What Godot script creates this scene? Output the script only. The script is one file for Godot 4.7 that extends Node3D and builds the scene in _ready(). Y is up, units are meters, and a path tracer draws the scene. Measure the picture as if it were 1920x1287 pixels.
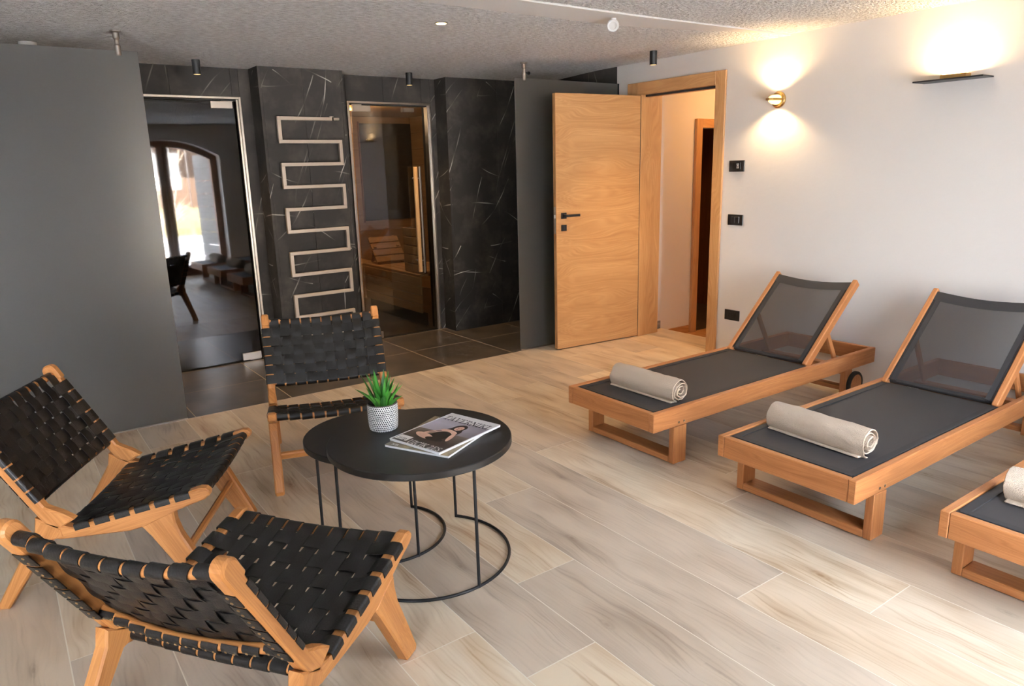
extends Node3D

var M := {}
var used := {}
var rng := RandomNumberGenerator.new()
const ZW := -6.1      # tiled rear wall
const XW := 4.69      # white side wall
const ZP := -4.85     # line of the frosted partitions, edge of the wood-look floor
const ZF := 0.12      # window wall, room side

# ------------------------------------------------------------------ nodes
func numbered(called: String) -> String:
	var n: int = used.get(called, 0)
	used[called] = n + 1
	return called if n == 0 else "%s_%03d" % [called, n]

func thing(called: String, label: String, category: String, at := Vector3.ZERO, turn := 0.0, group := "") -> Node3D:
	var o := Node3D.new()
	o.name = numbered(called)
	add_child(o)
	o.position = at
	o.rotation.y = turn
	tag(o, label, category, group)
	return o

func tag(o: Node, label: String, category := "", group := "", kind := "") -> void:
	if label: o.set_meta("label", label)
	if category: o.set_meta("category", category)
	if group: o.set_meta("group", group)
	if kind: o.set_meta("kind", kind)

func structure(called: String, label := "", at := Vector3.ZERO) -> Node3D:
	var o := Node3D.new()
	o.name = called
	add_child(o)
	o.position = at
	tag(o, label, "", "", "structure")
	return o

func part(called: String, st: SurfaceTool, m: Material, parent: Node, at := Vector3.ZERO) -> MeshInstance3D:
	return inst(called, st.commit(), m, parent, at)

func inst(called: String, mesh: Mesh, m: Material, parent: Node, at := Vector3.ZERO) -> MeshInstance3D:
	var o := MeshInstance3D.new()
	o.name = called
	o.mesh = mesh
	o.material_override = m
	o.position = at
	parent.add_child(o, true)
	return o

# ------------------------------------------------------------------ shapes
func mb() -> SurfaceTool:
	var st := SurfaceTool.new()
	st.begin(Mesh.PRIMITIVE_TRIANGLES)
	return st

func vert(st: SurfaceTool, p: Vector3, n: Vector3, uv: Vector2) -> void:
	st.set_normal(n)
	st.set_uv(uv)
	st.add_vertex(p)

# a, b, c, d run counter-clockwise seen from outside
func quad(st: SurfaceTool, a: Vector3, b: Vector3, c: Vector3, d: Vector3, ua: Vector2, ub: Vector2, uc: Vector2, ud: Vector2) -> void:
	var n := (c - a).cross(d - b).normalized()
	vert(st, a, n, ua); vert(st, c, n, uc); vert(st, b, n, ub)
	vert(st, a, n, ua); vert(st, d, n, ud); vert(st, c, n, uc)

func tri(st: SurfaceTool, a: Vector3, b: Vector3, c: Vector3, ua: Vector2, ub: Vector2, uc: Vector2) -> void:
	var n := (b - a).cross(c - a).normalized()
	vert(st, a, n, ua); vert(st, c, n, uc); vert(st, b, n, ub)

func smooth_quad(st: SurfaceTool, p: Array, n: Array, u: Array) -> void:
	for k in [0, 2, 1, 0, 3, 2]:
		vert(st, p[k], n[k], u[k])

# chamfered box; uv in metres with v along the longest side; off shifts the grain
func box(st: SurfaceTool, c: Vector3, s: Vector3, b := 0.002, bas := Basis(), off := Vector2.ZERO) -> void:
	var h := s * 0.5
	b = minf(b, minf(h.x, minf(h.y, h.z)) * 0.9)
	var long := 0
	if s.y >= s.x and s.y >= s.z: long = 1
	elif s.z >= s.x: long = 2
	var uvf := func(p: Vector3, axis: int) -> Vector2:
		var o1 := (axis + 1) % 3
		var o2 := (axis + 2) % 3
		if long == axis: return Vector2(p[o1], p[o2]) + off
		if long == o1: return Vector2(p[o2] + p[axis], p[o1]) + off
		return Vector2(p[o1] + p[axis], p[o2]) + off
	for axis in 3:
		var o1 := (axis + 1) % 3
		var o2 := (axis + 2) % 3
		for sg in [-1.0, 1.0]:
			var q := []
			for k in [[-1, -1], [1, -1], [1, 1], [-1, 1]]:
				var p := Vector3.ZERO
				p[axis] = sg * h[axis]
				p[o1] = k[0] * (h[o1] - b)
				p[o2] = k[1] * (h[o2] - b)
				q.append(p)
			if sg < 0: q.reverse()
			quad(st, c + bas * q[0], c + bas * q[1], c + bas * q[2], c + bas * q[3], uvf.call(q[0], axis), uvf.call(q[1], axis), uvf.call(q[2], axis), uvf.call(q[3], axis))
	if b <= 0.0: return
	for axis in 3:   # the twelve edges, along axis
		var o1 := (axis + 1) % 3
		var o2 := (axis + 2) % 3
		for s1 in [-1.0, 1.0]:
			for s2 in [-1.0, 1.0]:
				var q := []
				for k in [[-1, 0], [1, 0], [1, 1], [-1, 1]]:
					var p := Vector3.ZERO
					p[axis] = k[0] * (h[axis] - b)
					p[o1] = s1 * (h[o1] - (b if k[1] else 0.0))
					p[o2] = s2 * (h[o2] - (0.0 if k[1] else b))
					q.append(p)
				if s1 * s2 < 0: q.reverse()
				quad(st, c + bas * q[0], c + bas * q[1], c + bas * q[2], c + bas * q[3], uvf.call(q[0], o1), uvf.call(q[1], o1), uvf.call(q[2], o1), uvf.call(q[3], o1))
	for sx in [-1.0, 1.0]:
		for sy in [-1.0, 1.0]:
			for sz in [-1.0, 1.0]:
				var a := Vector3(sx * h.x, sy * (h.y - b), sz * (h.z - b))
				var e := Vector3(sx * (h.x - b), sy * h.y, sz * (h.z - b))
				var f := Vector3(sx * (h.x - b), sy * (h.y - b), sz * h.z)
				if sx * sy * sz > 0: tri(st, c + bas * a, c + bas * e, c + bas * f, off, off, off)
				else: tri(st, c + bas * a, c + bas * f, c + bas * e, off, off, off)

func boxp(called: String, c: Vector3, s: Vector3, m: Material, parent: Node, b := 0.002, bas := Basis()) -> MeshInstance3D:
	var st := mb()
	box(st, Vector3.ZERO, s, b, Basis(), Vector2(c.x * 1.7 + c.z, c.y + c.z * 2.3))
	var o := part(called, st, m, parent, c)
	o.basis = bas
	return o

# box given by its limits
func slab(called: String, x0: float, x1: float, y0: float, y1: float, z0: float, z1: float, m: Material, parent: Node, b := 0.002) -> MeshInstance3D:
	return boxp(called, Vector3(x0 + x1, y0 + y1, z0 + z1) * 0.5, Vector3(x1 - x0, y1 - y0, z1 - z0), m, parent, b)

# surface of revolution round y; profile of (radius, height) from bottom outside upwards
func lathe(st: SurfaceTool, prof: Array, segs := 32, smooth := false, at := Vector3.ZERO, bas := Basis(), uv := Vector2(1, 1)) -> void:
	var ns := []
	for i in prof.size() - 1:
		var d: Vector2 = prof[i + 1] - prof[i]
		ns.append(Vector2(d.y, -d.x).normalized())
	for i in prof.size() - 1:
		var n0: Vector2 = ns[i]
		var n1: Vector2 = ns[i]
		if smooth:
			if i > 0: n0 = (ns[i] + ns[i - 1]).normalized()
			if i < ns.size() - 1: n1 = (ns[i] + ns[i + 1]).normalized()
		for k in segs:
			var a0 := TAU * k / segs
			var a1 := TAU * (k + 1) / segs
			var P := []
			var N := []
			var U := []
			for e in [[i, a0, n0], [i, a1, n0], [i + 1, a1, n1], [i + 1, a0, n1]]:
				var r: Vector2 = prof[e[0]]
				var n: Vector2 = e[2]
				P.append(at + bas * Vector3(r.x * cos(e[1]), r.y, -r.x * sin(e[1])))
				N.append(bas * Vector3(n.x * cos(e[1]), n.y, -n.x * sin(e[1])))
				U.append(Vector2(e[1] / TAU * uv.x, -r.y * uv.y))
			smooth_quad(st, P, N, U)

# round bar along points
func tube(st: SurfaceTool, pts: Array, r: float, segs := 10, closed := false, r_end := -1.0) -> void:
	var n := pts.size()
	var rings := []
	var nors := []
	var up := Vector3.UP
	var length := 0.0
	var lens := []
	for i in n:
		var t: Vector3
		if closed: t = (pts[(i + 1) % n] - pts[(i - 1 + n) % n]).normalized()
		else: t = (pts[mini(i + 1, n - 1)] - pts[maxi(i - 1, 0)]).normalized()
		if absf(t.dot(up)) > 0.95: up = Vector3.RIGHT if absf(t.x) < 0.9 else Vector3.BACK
		var s := t.cross(up).normalized()
		up = s.cross(t).normalized()
		var rr := r if r_end < 0 else lerpf(r, r_end, float(i) / (n - 1))
		var ring := []
		var nn := []
		for k in segs:
			var a := TAU * k / segs
			var d := s * cos(a) + up * sin(a)
			ring.append(pts[i] + d * rr)
			nn.append(d)
		rings.append(ring)
		nors.append(nn)
		if i: length += (pts[i] - pts[i - 1]).length()
		lens.append(length)
	for i in (n if closed else n - 1):
		var j := (i + 1) % n
		for k in segs:
			var l := (k + 1) % segs
			smooth_quad(st, [rings[i][l], rings[i][k], rings[j][k], rings[j][l]], [nors[i][l], nors[i][k], nors[j][k], nors[j][l]], [Vector2(0.02 * (k + 1), lens[i]), Vector2(0.02 * k, lens[i]), Vector2(0.02 * k, lens[j]), Vector2(0.02 * (k + 1), lens[j])])
	if not closed:
		for k in range(1, segs - 1):
			tri(st, rings[0][0], rings[0][k], rings[0][k + 1], Vector2.ZERO, Vector2.ZERO, Vector2.ZERO)
			tri(st, rings[n - 1][0], rings[n - 1][k + 1], rings[n - 1][k], Vector2.ZERO, Vector2.ZERO, Vector2.ZERO)

# flat outline in the (z, y) plane given as (forward u, height v), thickness along x, chamfered; grain along dir
func plate(st: SurfaceTool, outline: Array, x: float, thick: float, b := 0.004, dir := Vector2(0, 1), off := Vector2.ZERO) -> void:
	var poly := PackedVector2Array(outline)
	if Geometry2D.is_polygon_clockwise(poly): poly.reverse()
	var n := poly.size()
	var inner := PackedVector2Array()
	for i in n:
		var e0 := (poly[i] - poly[(i - 1 + n) % n]).normalized()
		var e1 := (poly[(i + 1) % n] - poly[i]).normalized()
		var m := (Vector2(-e0.y, e0.x) + Vector2(-e1.y, e1.x)).normalized()
		inner.append(poly[i] + m * b / maxf(0.4, m.dot(Vector2(-e0.y, e0.x))))
	var uvf := func(p: Vector2, extra: float) -> Vector2: return Vector2(p.dot(Vector2(-dir.y, dir.x)) + extra, p.dot(dir)) + off
	var at := func(p: Vector2, xx: float) -> Vector3: return Vector3(xx, p.y, -p.x)
	var tris := Geometry2D.triangulate_polygon(inner)
	var h := thick * 0.5
	for k in range(0, tris.size(), 3):
		var a := inner[tris[k]]
		var c := inner[tris[k + 1]]
		var d := inner[tris[k + 2]]
		if (c - a).cross(d - a) < 0:
			var tmp := c
			c = d
			d = tmp
		tri(st, at.call(a, x + h), at.call(c, x + h), at.call(d, x + h), uvf.call(a, 0), uvf.call(c, 0), uvf.call(d, 0))
		tri(st, at.call(a, x - h), at.call(d, x - h), at.call(c, x - h), uvf.call(a, .1), uvf.call(d, .1), uvf.call(c, .1))
	for i in n:
		var j := (i + 1) % n
		var rows := [[inner, h], [poly, h - b], [poly, -h + b], [inner, -h]]
		for r in 3:
			var A: PackedVector2Array = rows[r][0]
			var B: PackedVector2Array = rows[r + 1][0]
			quad(st, at.call(A[i], x + rows[r][1]), at.call(B[i], x + rows[r + 1][1]), at.call(B[j], x + rows[r + 1][1]), at.call(A[j], x + rows[r][1]), uvf.call(A[i], 0.02 * r), uvf.call(B[i], 0.02 * r + 0.02), uvf.call(B[j], 0.02 * r + 0.02), uvf.call(A[j], 0.02 * r))

# band along a path: centres, its normals, direction of its width
func ribbon(st: SurfaceTool, pts: Array, nor: Array, side: Array, width: float, thick: float) -> void:
	var n := pts.size()
	var run := 0.0
	for i in n - 1:
		var l: float = (pts[i + 1] - pts[i]).length()
		var a: Vector3 = pts[i]
		var c: Vector3 = pts[i + 1]
		var sa: Vector3 = side[i] * width * 0.5
		var sc: Vector3 = side[i + 1] * width * 0.5
		var na: Vector3 = nor[i] * thick * 0.5
		var nc: Vector3 = nor[i + 1] * thick * 0.5
		var flip := (sa).cross(na).dot(c - a) > 0
		var P := [a - sa + na, a + sa + na, c + sc + nc, c - sc + nc]
		var U := [Vector2(0, run), Vector2(width, run), Vector2(width, run + l), Vector2(0, run + l)]
		var N := [nor[i], nor[i], nor[i + 1], nor[i + 1]]
		if flip: P.reverse(); U.reverse(); N.reverse()
		smooth_quad(st, P, N, U)
		P = [a + sa - na, a - sa - na, c - sc - nc, c + sc - nc]
		N = [-nor[i], -nor[i], -nor[i + 1], -nor[i + 1]]
		if flip: P.reverse(); N.reverse()
		smooth_quad(st, P, N, U)
		for s in [-1.0, 1.0]:
			P = [a + sa * s + na, a + sa * s - na, c + sc * s - nc, c + sc * s + nc]
			if (s < 0) != flip: P.reverse()
			quad(st, P[0], P[1], P[2], P[3], U[0], U[0], U[2], U[2])
		run += l

# ------------------------------------------------------------------ materials
func mat(key: String, col: Color, rough := 0.6, metal := 0.0, spec := 0.5) -> StandardMaterial3D:
	var m := StandardMaterial3D.new()
	m.resource_name = key
	m.albedo_color = col
	m.roughness = rough
	m.metallic = metal
	m.metallic_specular = spec
	M[key] = m
	return m

func field(w: int, h: int, freq: float, sd: int, sx: int, sy: int, octaves := 3, kind := FastNoiseLite.TYPE_SIMPLEX_SMOOTH) -> PackedByteArray:
	var n := FastNoiseLite.new()
	n.noise_type = kind
	n.seed = sd
	n.frequency = freq
	n.fractal_octaves = octaves
	var im := n.get_seamless_image(w / sx, h / sy, false, false, 0.15)
	im.convert(Image.FORMAT_L8)
	im.resize(w, h, Image.INTERPOLATE_BILINEAR)
	return im.get_data()

func noise_tex(freq: float, sd: int, normal := false, bump := 4.0, size := 512, octaves := 4, kind := FastNoiseLite.TYPE_SIMPLEX_SMOOTH) -> NoiseTexture2D:
	var n := FastNoiseLite.new()
	n.noise_type = kind
	n.seed = sd
	n.frequency = freq
	n.fractal_octaves = octaves
	var t := NoiseTexture2D.new()
	t.width = size
	t.height = size
	t.seamless = true
	t.noise = n
	t.as_normal_map = normal
	t.bump_strength = bump
	return t

func ramp_tex(freq: float, sd: int, a: Color, b: Color, size := 512, octaves := 4, kind := FastNoiseLite.TYPE_SIMPLEX_SMOOTH) -> NoiseTexture2D:
	var t := noise_tex(freq, sd, false, 1.0, size, octaves, kind)
	var g := Gradient.new()
	g.colors = PackedColorArray([a, b])
	g.offsets = PackedFloat32Array([0.15, 0.85])
	t.color_ramp = g
	return t

# wood: v runs along the grain
func wood(key: String, light: Color, dark: Color, sd: int, rough := 0.45, scale := Vector3(3.2, 1.0, 1), contrast := 1.0) -> StandardMaterial3D:
	var w := 512
	var a := field(w, w, 0.018, sd, 1, 12, 3)
	var b := field(w, w, 0.12, sd + 7, 1, 32, 2)
	var c := field(w, w, 0.008, sd + 13, 1, 4, 2)
	var out := PackedByteArray()
	out.resize(w * w * 3)
	var lut := []
	for i in 256:
		var t := clampf((i / 255.0 - 0.5) * contrast + 0.5, 0.0, 1.0)
		var k := light.lerp(dark, t)
		lut.append([int(k.r * 255), int(k.g * 255), int(k.b * 255)])
	for i in w * w:
		var j := (i / w) * w + posmod(i % w + (c[i] - 128) / 4, w)
		var rings := 0.5 + 0.5 * sin(a[j] * 0.16)
		var v := clampi(int(a[j] * 0.32 + b[j] * 0.34 + c[i] * 0.22 + rings * 50.0) - 14, 0, 255)
		var l: Array = lut[v]
		out[i * 3] = l[0]
		out[i * 3 + 1] = l[1]
		out[i * 3 + 2] = l[2]
	var m := mat(key, Color.WHITE, rough)
	m.albedo_texture = ImageTexture.create_from_image(Image.create_from_data(w, w, false, Image.FORMAT_RGB8, out))
	m.uv1_scale = scale
	return m

# eight different boards side by side in one picture
func plank_tex() -> ImageTexture:
	var w := 1536
	var h := 1536
	var sw := w / 8
	var a := field(w, h, 0.011, 3, 1, 10, 3)
	var b := field(w, h, 0.10, 11, 1, 30, 2)
	var c := field(w, h, 0.006, 23, 1, 3, 3)
	var base := [Color8(210, 189, 160), Color8(200, 178, 150), Color8(190, 172, 150), Color8(214, 194, 165), Color8(197, 176, 150), Color8(203, 183, 156), Color8(187, 169, 147), Color8(207, 185, 155)]
	var dark := [Color8(166, 136, 102), Color8(158, 131, 102), Color8(150, 132, 112), Color8(172, 140, 102), Color8(154, 134, 111), Color8(162, 134, 103), Color8(148, 130, 111), Color8(166, 131, 96)]
	var knot := PackedFloat32Array()
	knot.resize(w * h)
	rng.seed = 77
	for s in 8:
		for k in rng.randi_range(2, 4):
			var kx := s * sw + rng.randi_range(30, sw - 30)
			var ky := rng.randi_range(60, h - 60)
			var rx := rng.randf_range(7, 18)
			var ry := rng.randf_range(14, 40)
			var amp := rng.randf_range(0.35, 0.9)
			for y in range(int(ky - ry * 3), int(ky + ry * 3)):
				if y < 0 or y >= h: continue
				for x in range(maxi(s * sw, int(kx - rx * 2.5)), mini((s + 1) * sw, int(kx + rx * 2.5))):
					var d := sqrt(pow((x - kx) / rx, 2.0) + pow((y - ky) / ry, 2.0)) * (0.75 + b[y * w + x] / 510.0)
					knot[y * w + x] += amp * exp(-d * d * 1.2) * (0.7 + 0.3 * sin(d * 9.0))
	var out := PackedByteArray()
	out.resize(w * h * 3)
	for y in h:
		for x in w:
			var i := y * w + x
			var s := x / sw
			var j := y * w + clampi(x + (c[i] - 128) / 7, s * sw, s * sw + sw - 1)
			var av := a[j]
			var bv := b[j]
			var t := clampf((av - 112) / 130.0, 0.0, 1.0)
			var lines := maxf(0.0, (bv - 150) / 90.0) * clampf((av - 70) / 110.0, 0.0, 1.0)
			t = t * t * 0.70 + lines * 0.50 + (bv - 128) / 128.0 * 0.12 + (c[i] - 128) / 128.0 * 0.34 - 0.06 + knot[i] * 0.75
			var k: Color = base[s].lerp(dark[s], clampf(t, -0.25, 1.3))
			out[i * 3] = clampi(int(k.r * 255), 0, 255)
			out[i * 3 + 1] = clampi(int(k.g * 255), 0, 255)
			out[i * 3 + 2] = clampi(int(k.b * 255), 0, 255)
	return ImageTexture.create_from_image(Image.create_from_data(w, h, false, Image.FORMAT_RGB8, out))

func marble_tex() -> ImageTexture:
	var w := 1024
	var c := field(w, w, 0.006, 5, 1, 1, 4)
	var d := field(w, w, 0.03, 9, 1, 1, 3)
	var vein := PackedFloat32Array()
	vein.resize(w * w)
	rng.seed = 4242
	for k in 62:
		var p := Vector2(rng.randf() * w, rng.randf() * w)
		var steep := rng.randf() < 0.6
		var ang := (rng.randf_range(-1.25, -0.95) if steep else (rng.randf_range(0.05, 0.6) if rng.randf() < 0.6 else rng.randf_range(-0.15, 0.2))) + (PI if rng.randf() < 0.5 else 0.0)
		var length := rng.randf_range(80, 520) if steep else rng.randf_range(50, 260)
		var amp := rng.randf() * 0.9 + 0.12
		var wid := rng.randf_range(0.9, 2.0)
		var n := int(length / 1.2)
		var bend := rng.randf_range(-0.002, 0.002)
		for i in n:
			ang += bend + rng.randf_range(-0.02, 0.02)
			p += Vector2(cos(ang), sin(ang)) * 1.2
			var f := amp * minf(1.0, 4.0 * (1.0 - float(i) / n)) * (0.55 + 0.45 * sin(i * 0.05 + k))
			for yy in range(-2, 3):
				for xx in range(-2, 3):
					var qx := posmod(int(p.x) + xx, w)
					var qy := posmod(int(p.y) + yy, w)
					var dd := Vector2(int(p.x) + xx + 0.5, int(p.y) + yy + 0.5).distance_to(p)
					var val := f * clampf(1.2 + wid - dd * 1.1, 0.0, 1.0)
					if val > vein[qy * w + qx]: vein[qy * w + qx] = val
	var out := PackedByteArray()
	out.resize(w * w * 3)
	var lo := Color8(42, 39, 37)
	var hi := Color8(66, 61, 56)
	var white := Color8(204, 198, 190)
	for i in w * w:
		var k := lo.lerp(hi, clampf((c[i] - 90) / 110.0 * 0.7 + (d[i] - 128) / 500.0, 0.0, 1.0)).lerp(white, minf(1.0, vein[i]))
		out[i * 3] = int(k.r * 255)
		out[i * 3 + 1] = int(k.g * 255)
		out[i * 3 + 2] = int(k.b * 255)
	return ImageTexture.create_from_image(Image.create_from_data(w, w, false, Image.FORMAT_RGB8, out))

func pot_tex() -> ImageTexture:
	var im := Image.create(1024, 256, false, Image.FORMAT_RGB8)
	im.fill(Color8(226, 226, 222))
	rng.seed = 9
	var step_x := 1024.0 / 46.0
	var rows := 14
	var step_y := 256.0 / rows
	for r in rows:
		for k in 46:
			var c := Vector2((k + 0.5 * (r % 2) + 0.25) * step_x, (r + 0.5) * step_y) + Vector2(rng.randf_range(-1, 1), rng.randf_range(-1, 1))
			var rad := rng.randf_range(6.8, 8.0)
			for y in range(int(c.y - 8), int(c.y + 9)):
				for x in range(int(c.x - 8), int(c.x + 9)):
					if y >= 0 and y < 256 and Vector2(x, y).distance_to(c) < rad: im.set_pixel(posmod(x, 1024), y, Color8(44, 46, 50))
	return ImageTexture.create_from_image(im)

# print of the upper magazine's cover: a seated model in a black dress before a grey studio wall
func cover_tex() -> ImageTexture:
	var w := 384
	var h := 512
	var im := Image.create(w, h, false, Image.FORMAT_RGB8)
	for y in h:
		for x in w:
			var c := Color8(196, 190, 202).lerp(Color8(122, 112, 112), clampf(x / float(w) * 0.6 + absf(y - 170) / 400.0, 0, 1))
			if y > 285 - x * 0.05: c = Color8(120, 106, 92).lerp(Color8(62, 52, 46), clampf((y - 280) / 120.0, 0, 1))
			if y < 92: c = Color8(228, 226, 222)
			im.set_pixel(x, y, c)
	var ell := func(cx: float, cy: float, rx: float, ry: float, rot: float, col: Color) -> void:
		var R := int(maxf(rx, ry)) + 2
		for y in range(maxi(0, int(cy) - R), mini(h, int(cy) + R)):
			for x in range(maxi(0, int(cx) - R), mini(w, int(cx) + R)):
				var d := Vector2(x - cx, y - cy).rotated(-rot)
				if pow(d.x / rx, 2) + pow(d.y / ry, 2) < 1.0: im.set_pixel(x, y, col)
	var skin := Color8(214, 170, 146)
	var hair := Color8(46, 28, 26)
	var dress := Color8(26, 22, 22)
	ell.call(222.0, 180.0, 42.0, 56.0, 0.2, hair)
	ell.call(196.0, 222.0, 26.0, 52.0, 0.3, hair)
	ell.call(258.0, 232.0, 20.0, 40.0, -0.2, hair)
	ell.call(206.0, 248.0, 62.0, 26.0, 0.1, skin)
	ell.call(226.0, 182.0, 25.0, 33.0, 0.2, skin)
	ell.call(228.0, 202.0, 9.0, 3.0, 0.1, Color8(170, 60, 60))
	ell.call(216.0, 176.0, 5.0, 2.5, 0.0, hair)
	ell.call(238.0, 178.0, 5.0, 2.5, 0.0, hair)
	ell.call(206.0, 320.0, 58.0, 66.0, 0.0, dress)
	ell.call(132.0, 290.0, 16.0, 66.0, 0.7, skin)
	ell.call(126.0, 300.0, 7.0, 22.0, 0.7, Color8(120, 96, 92))
	ell.call(146.0, 268.0, 6.0, 18.0, 0.9, Color8(120, 96, 92))
	ell.call(276.0, 310.0, 14.0, 62.0, -0.3, skin)
	ell.call(128.0, 366.0, 76.0, 30.0, 0.25, skin)
	ell.call(214.0, 380.0, 62.0, 26.0, 0.0, dress)
	for y in h:
		for x in w:
			if x < 9 or x > w - 9 or y > h - 9: im.set_pixel(x, y, Color8(236, 236, 238))
	for y in range(424, 486):
		for x in range(14, 104): im.set_pixel(x, y, Color8(232, 228, 222))
	return ImageTexture.create_from_image(im)

func materials() -> void:
	wood("chair_wood", Color8(204, 144, 84), Color8(146, 88, 40), 31, 0.42, Vector3(3.6, 1.0, 1))
	wood("lounger_wood", Color8(200, 138, 84), Color8(148, 88, 46), 57, 0.5, Vector3(3.0, 0.9, 1))
	wood("oak", Color8(212, 165, 112), Color8(164, 114, 66), 71, 0.5, Vector3(0.9, 0.6, 1), 1.0)
	wood("window_wood", Color8(150, 98, 54), Color8(104, 62, 30), 83, 0.5)
	wood("sauna_wood", Color8(206, 168, 118), Color8(166, 124, 78), 91, 0.6)
	wood("grey_wood", Color8(170, 166, 160), Color8(110, 106, 102), 97, 0.8)
	var p := mat("planks", Color.WHITE, 0.40)
	p.albedo_texture = plank_tex()
	mat("grout", Color8(226, 216, 198), 0.9)
	var t := mat("floor_tile", Color.WHITE, 0.30)
	t.albedo_texture = ramp_tex(0.006, 40, Color8(64, 57, 50), Color8(96, 85, 73), 512, 5)
	t.uv1_triplanar = true
	t.uv1_world_triplanar = true
	t.uv1_scale = Vector3(0.7, 0.7, 0.7)
	mat("tile_grout", Color8(196, 176, 148), 0.9)
	var mar := mat("marble", Color.WHITE, 0.66, 0.0, 0.32)
	mar.albedo_texture = marble_tex()
	mar.uv1_triplanar = true
	mar.uv1_world_triplanar = true
	mar.uv1_scale = Vector3(0.5, 0.5, 0.5)
	mar.uv1_triplanar_sharpness = 12.0
	mat("joint", Color8(30, 29, 28), 0.9)
	var pl := mat("plaster", Color8(224, 217, 208), 0.92)
	pl.normal_enabled = true
	pl.normal_texture = noise_tex(0.02, 12, true, 2.0)
	pl.normal_scale = 0.25
	pl.uv1_triplanar = true
	pl.uv1_world_triplanar = true
	pl.uv1_scale = Vector3(1.2, 1.2, 1.2)
	var ce := mat("ceiling_plaster", Color.WHITE, 0.95)
	ce.albedo_texture = ramp_tex(0.05, 14, Color8(214, 210, 204), Color8(244, 242, 238), 512, 4)
	ce.heightmap_enabled = false
	ce.normal_enabled = true
	ce.normal_texture = noise_tex(0.035, 15, true, 30.0, 1024, 3, FastNoiseLite.TYPE_SIMPLEX)
	ce.normal_scale = 1.0
	ce.uv1_triplanar = true
	ce.uv1_world_triplanar = true
	ce.uv1_scale = Vector3(0.62, 0.62, 1.35)
	mat("smooth_plaster", Color8(204, 198, 190), 0.9)
	mat("steel", Color8(190, 182, 172), 0.28, 1.0)
	mat("radiator_metal", Color8(182, 168, 152), 0.42, 0.5)
	mat("brass", Color8(206, 172, 110), 0.25, 1.0)
	mat("black_metal", Color8(30, 31, 33), 0.45, 0.4)
	mat("black_plastic", Color8(26, 25, 25), 0.4)
	mat("dark_plastic", Color8(14, 14, 14), 0.3)
	mat("white_plastic", Color8(230, 228, 224), 0.45)
	mat("rubber", Color8(24, 24, 25), 0.7)
	var lea := mat("leather", Color8(14, 13, 13), 0.40, 0.0, 0.45)
	lea.normal_enabled = true
	lea.normal_texture = noise_tex(0.08, 17, true, 3.0, 256)
	lea.normal_scale = 0.25
	lea.uv1_scale = Vector3(6, 6, 1)
	mat("leather_edge", Color8(120, 84, 58), 0.7)
	mat("stud", Color8(190, 160, 120), 0.3, 1.0)
	var sl := mat("sling", Color8(44, 43, 44), 0.6)
	sl.normal_enabled = true
	sl.normal_texture = noise_tex(0.3, 18, true, 3.0, 256)
	sl.normal_scale = 0.4
	sl.uv1_scale = Vector3(6, 6, 1)
	var sb := mat("sling_mesh", Color8(44, 43, 44, 208), 0.62)
	sb.transparency = BaseMaterial3D.TRANSPARENCY_ALPHA
	mat("sling_hem", Color8(38, 38, 40), 0.62)
	var tw := mat("towel", Color8(214, 192, 167), 0.95)
	tw.normal_enabled = true
	tw.normal_texture = noise_tex(0.09, 19, true, 16.0, 512, 3)
	tw.normal_scale = 1.0
	tw.uv1_scale = Vector3(5, 5, 1)
	tw.rim_enabled = true
	tw.rim = 0.3
	var tab := mat("table_top", Color.WHITE, 0.42)
	tab.albedo_texture = ramp_tex(0.01, 44, Color8(14, 13, 13), Color8(24, 23, 22))
	tab.uv1_triplanar = true
	tab.uv1_scale = Vector3(2, 2, 2)
	var pot := mat("pot", Color.WHITE, 0.7)
	pot.albedo_texture = pot_tex()
	mat("pot_rim", Color8(86, 80, 74), 0.8)
	mat("soil", Color8(48, 36, 28), 0.95)
	for i in 3:
		var lf := mat("leaf_%d" % i, [Color8(62, 132, 46), Color8(46, 108, 40), Color8(88, 156, 62)][i], 0.4)
		lf.backlight_enabled = true
		lf.backlight = Color(0.12, 0.2, 0.06)
	mat("paper", Color8(238, 238, 238), 0.6)
	var cov := mat("cover_print", Color.WHITE, 0.28)
	cov.albedo_texture = cover_tex()
	var cov2 := mat("cover_lower", Color.WHITE, 0.3)
	cov2.albedo_texture = ramp_tex(0.012, 47, Color8(88, 84, 72), Color8(160, 140, 104), 256)
	mat("ink_black", Color8(22, 20, 20), 0.5)
	mat("ink_white", Color8(236, 234, 228), 0.5)
	var fr := mat("frosted_glass", Color(0.74, 0.74, 0.72, 0.08), 0.42)
	fr.refraction_enabled = true
	fr.refraction_scale = 0.05
	fr.transparency = BaseMaterial3D.TRANSPARENCY_ALPHA
	var g1 := mat("dark_glass", Color(0.03, 0.031, 0.033, 0.80), 0.03, 0.0, 0.6)
	g1.transparency = BaseMaterial3D.TRANSPARENCY_ALPHA
	g1.clearcoat_enabled = true
	g1.clearcoat = 0.8
	g1.clearcoat_roughness = 0.02
	var g2 := mat("bronze_glass", Color(0.06, 0.045, 0.03, 0.34), 0.03, 0.0, 0.7)
	g2.transparency = BaseMaterial3D.TRANSPARENCY_ALPHA
	var g3 := mat("window_glass", Color(0.9, 0.95, 0.95, 0.04), 0.02)
	g3.transparency = BaseMaterial3D.TRANSPARENCY_ALPHA
	mat("stone_ground", Color8(240, 240, 240), 0.9)
	mat("bark", Color8(196, 180, 160), 0.9)
	mat("hedge", Color8(104, 98, 70), 0.9)
	mat("brown_boards", Color8(92, 72, 58), 0.85)
	mat("roof", Color8(110, 96, 90), 0.8)

func glow(key: String, col: Color, energy: float) -> StandardMaterial3D:
	var m := mat(key, col, 0.4)
	m.emission_enabled = true
	m.emission = col
	m.emission_energy_multiplier = energy
	return m

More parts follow.
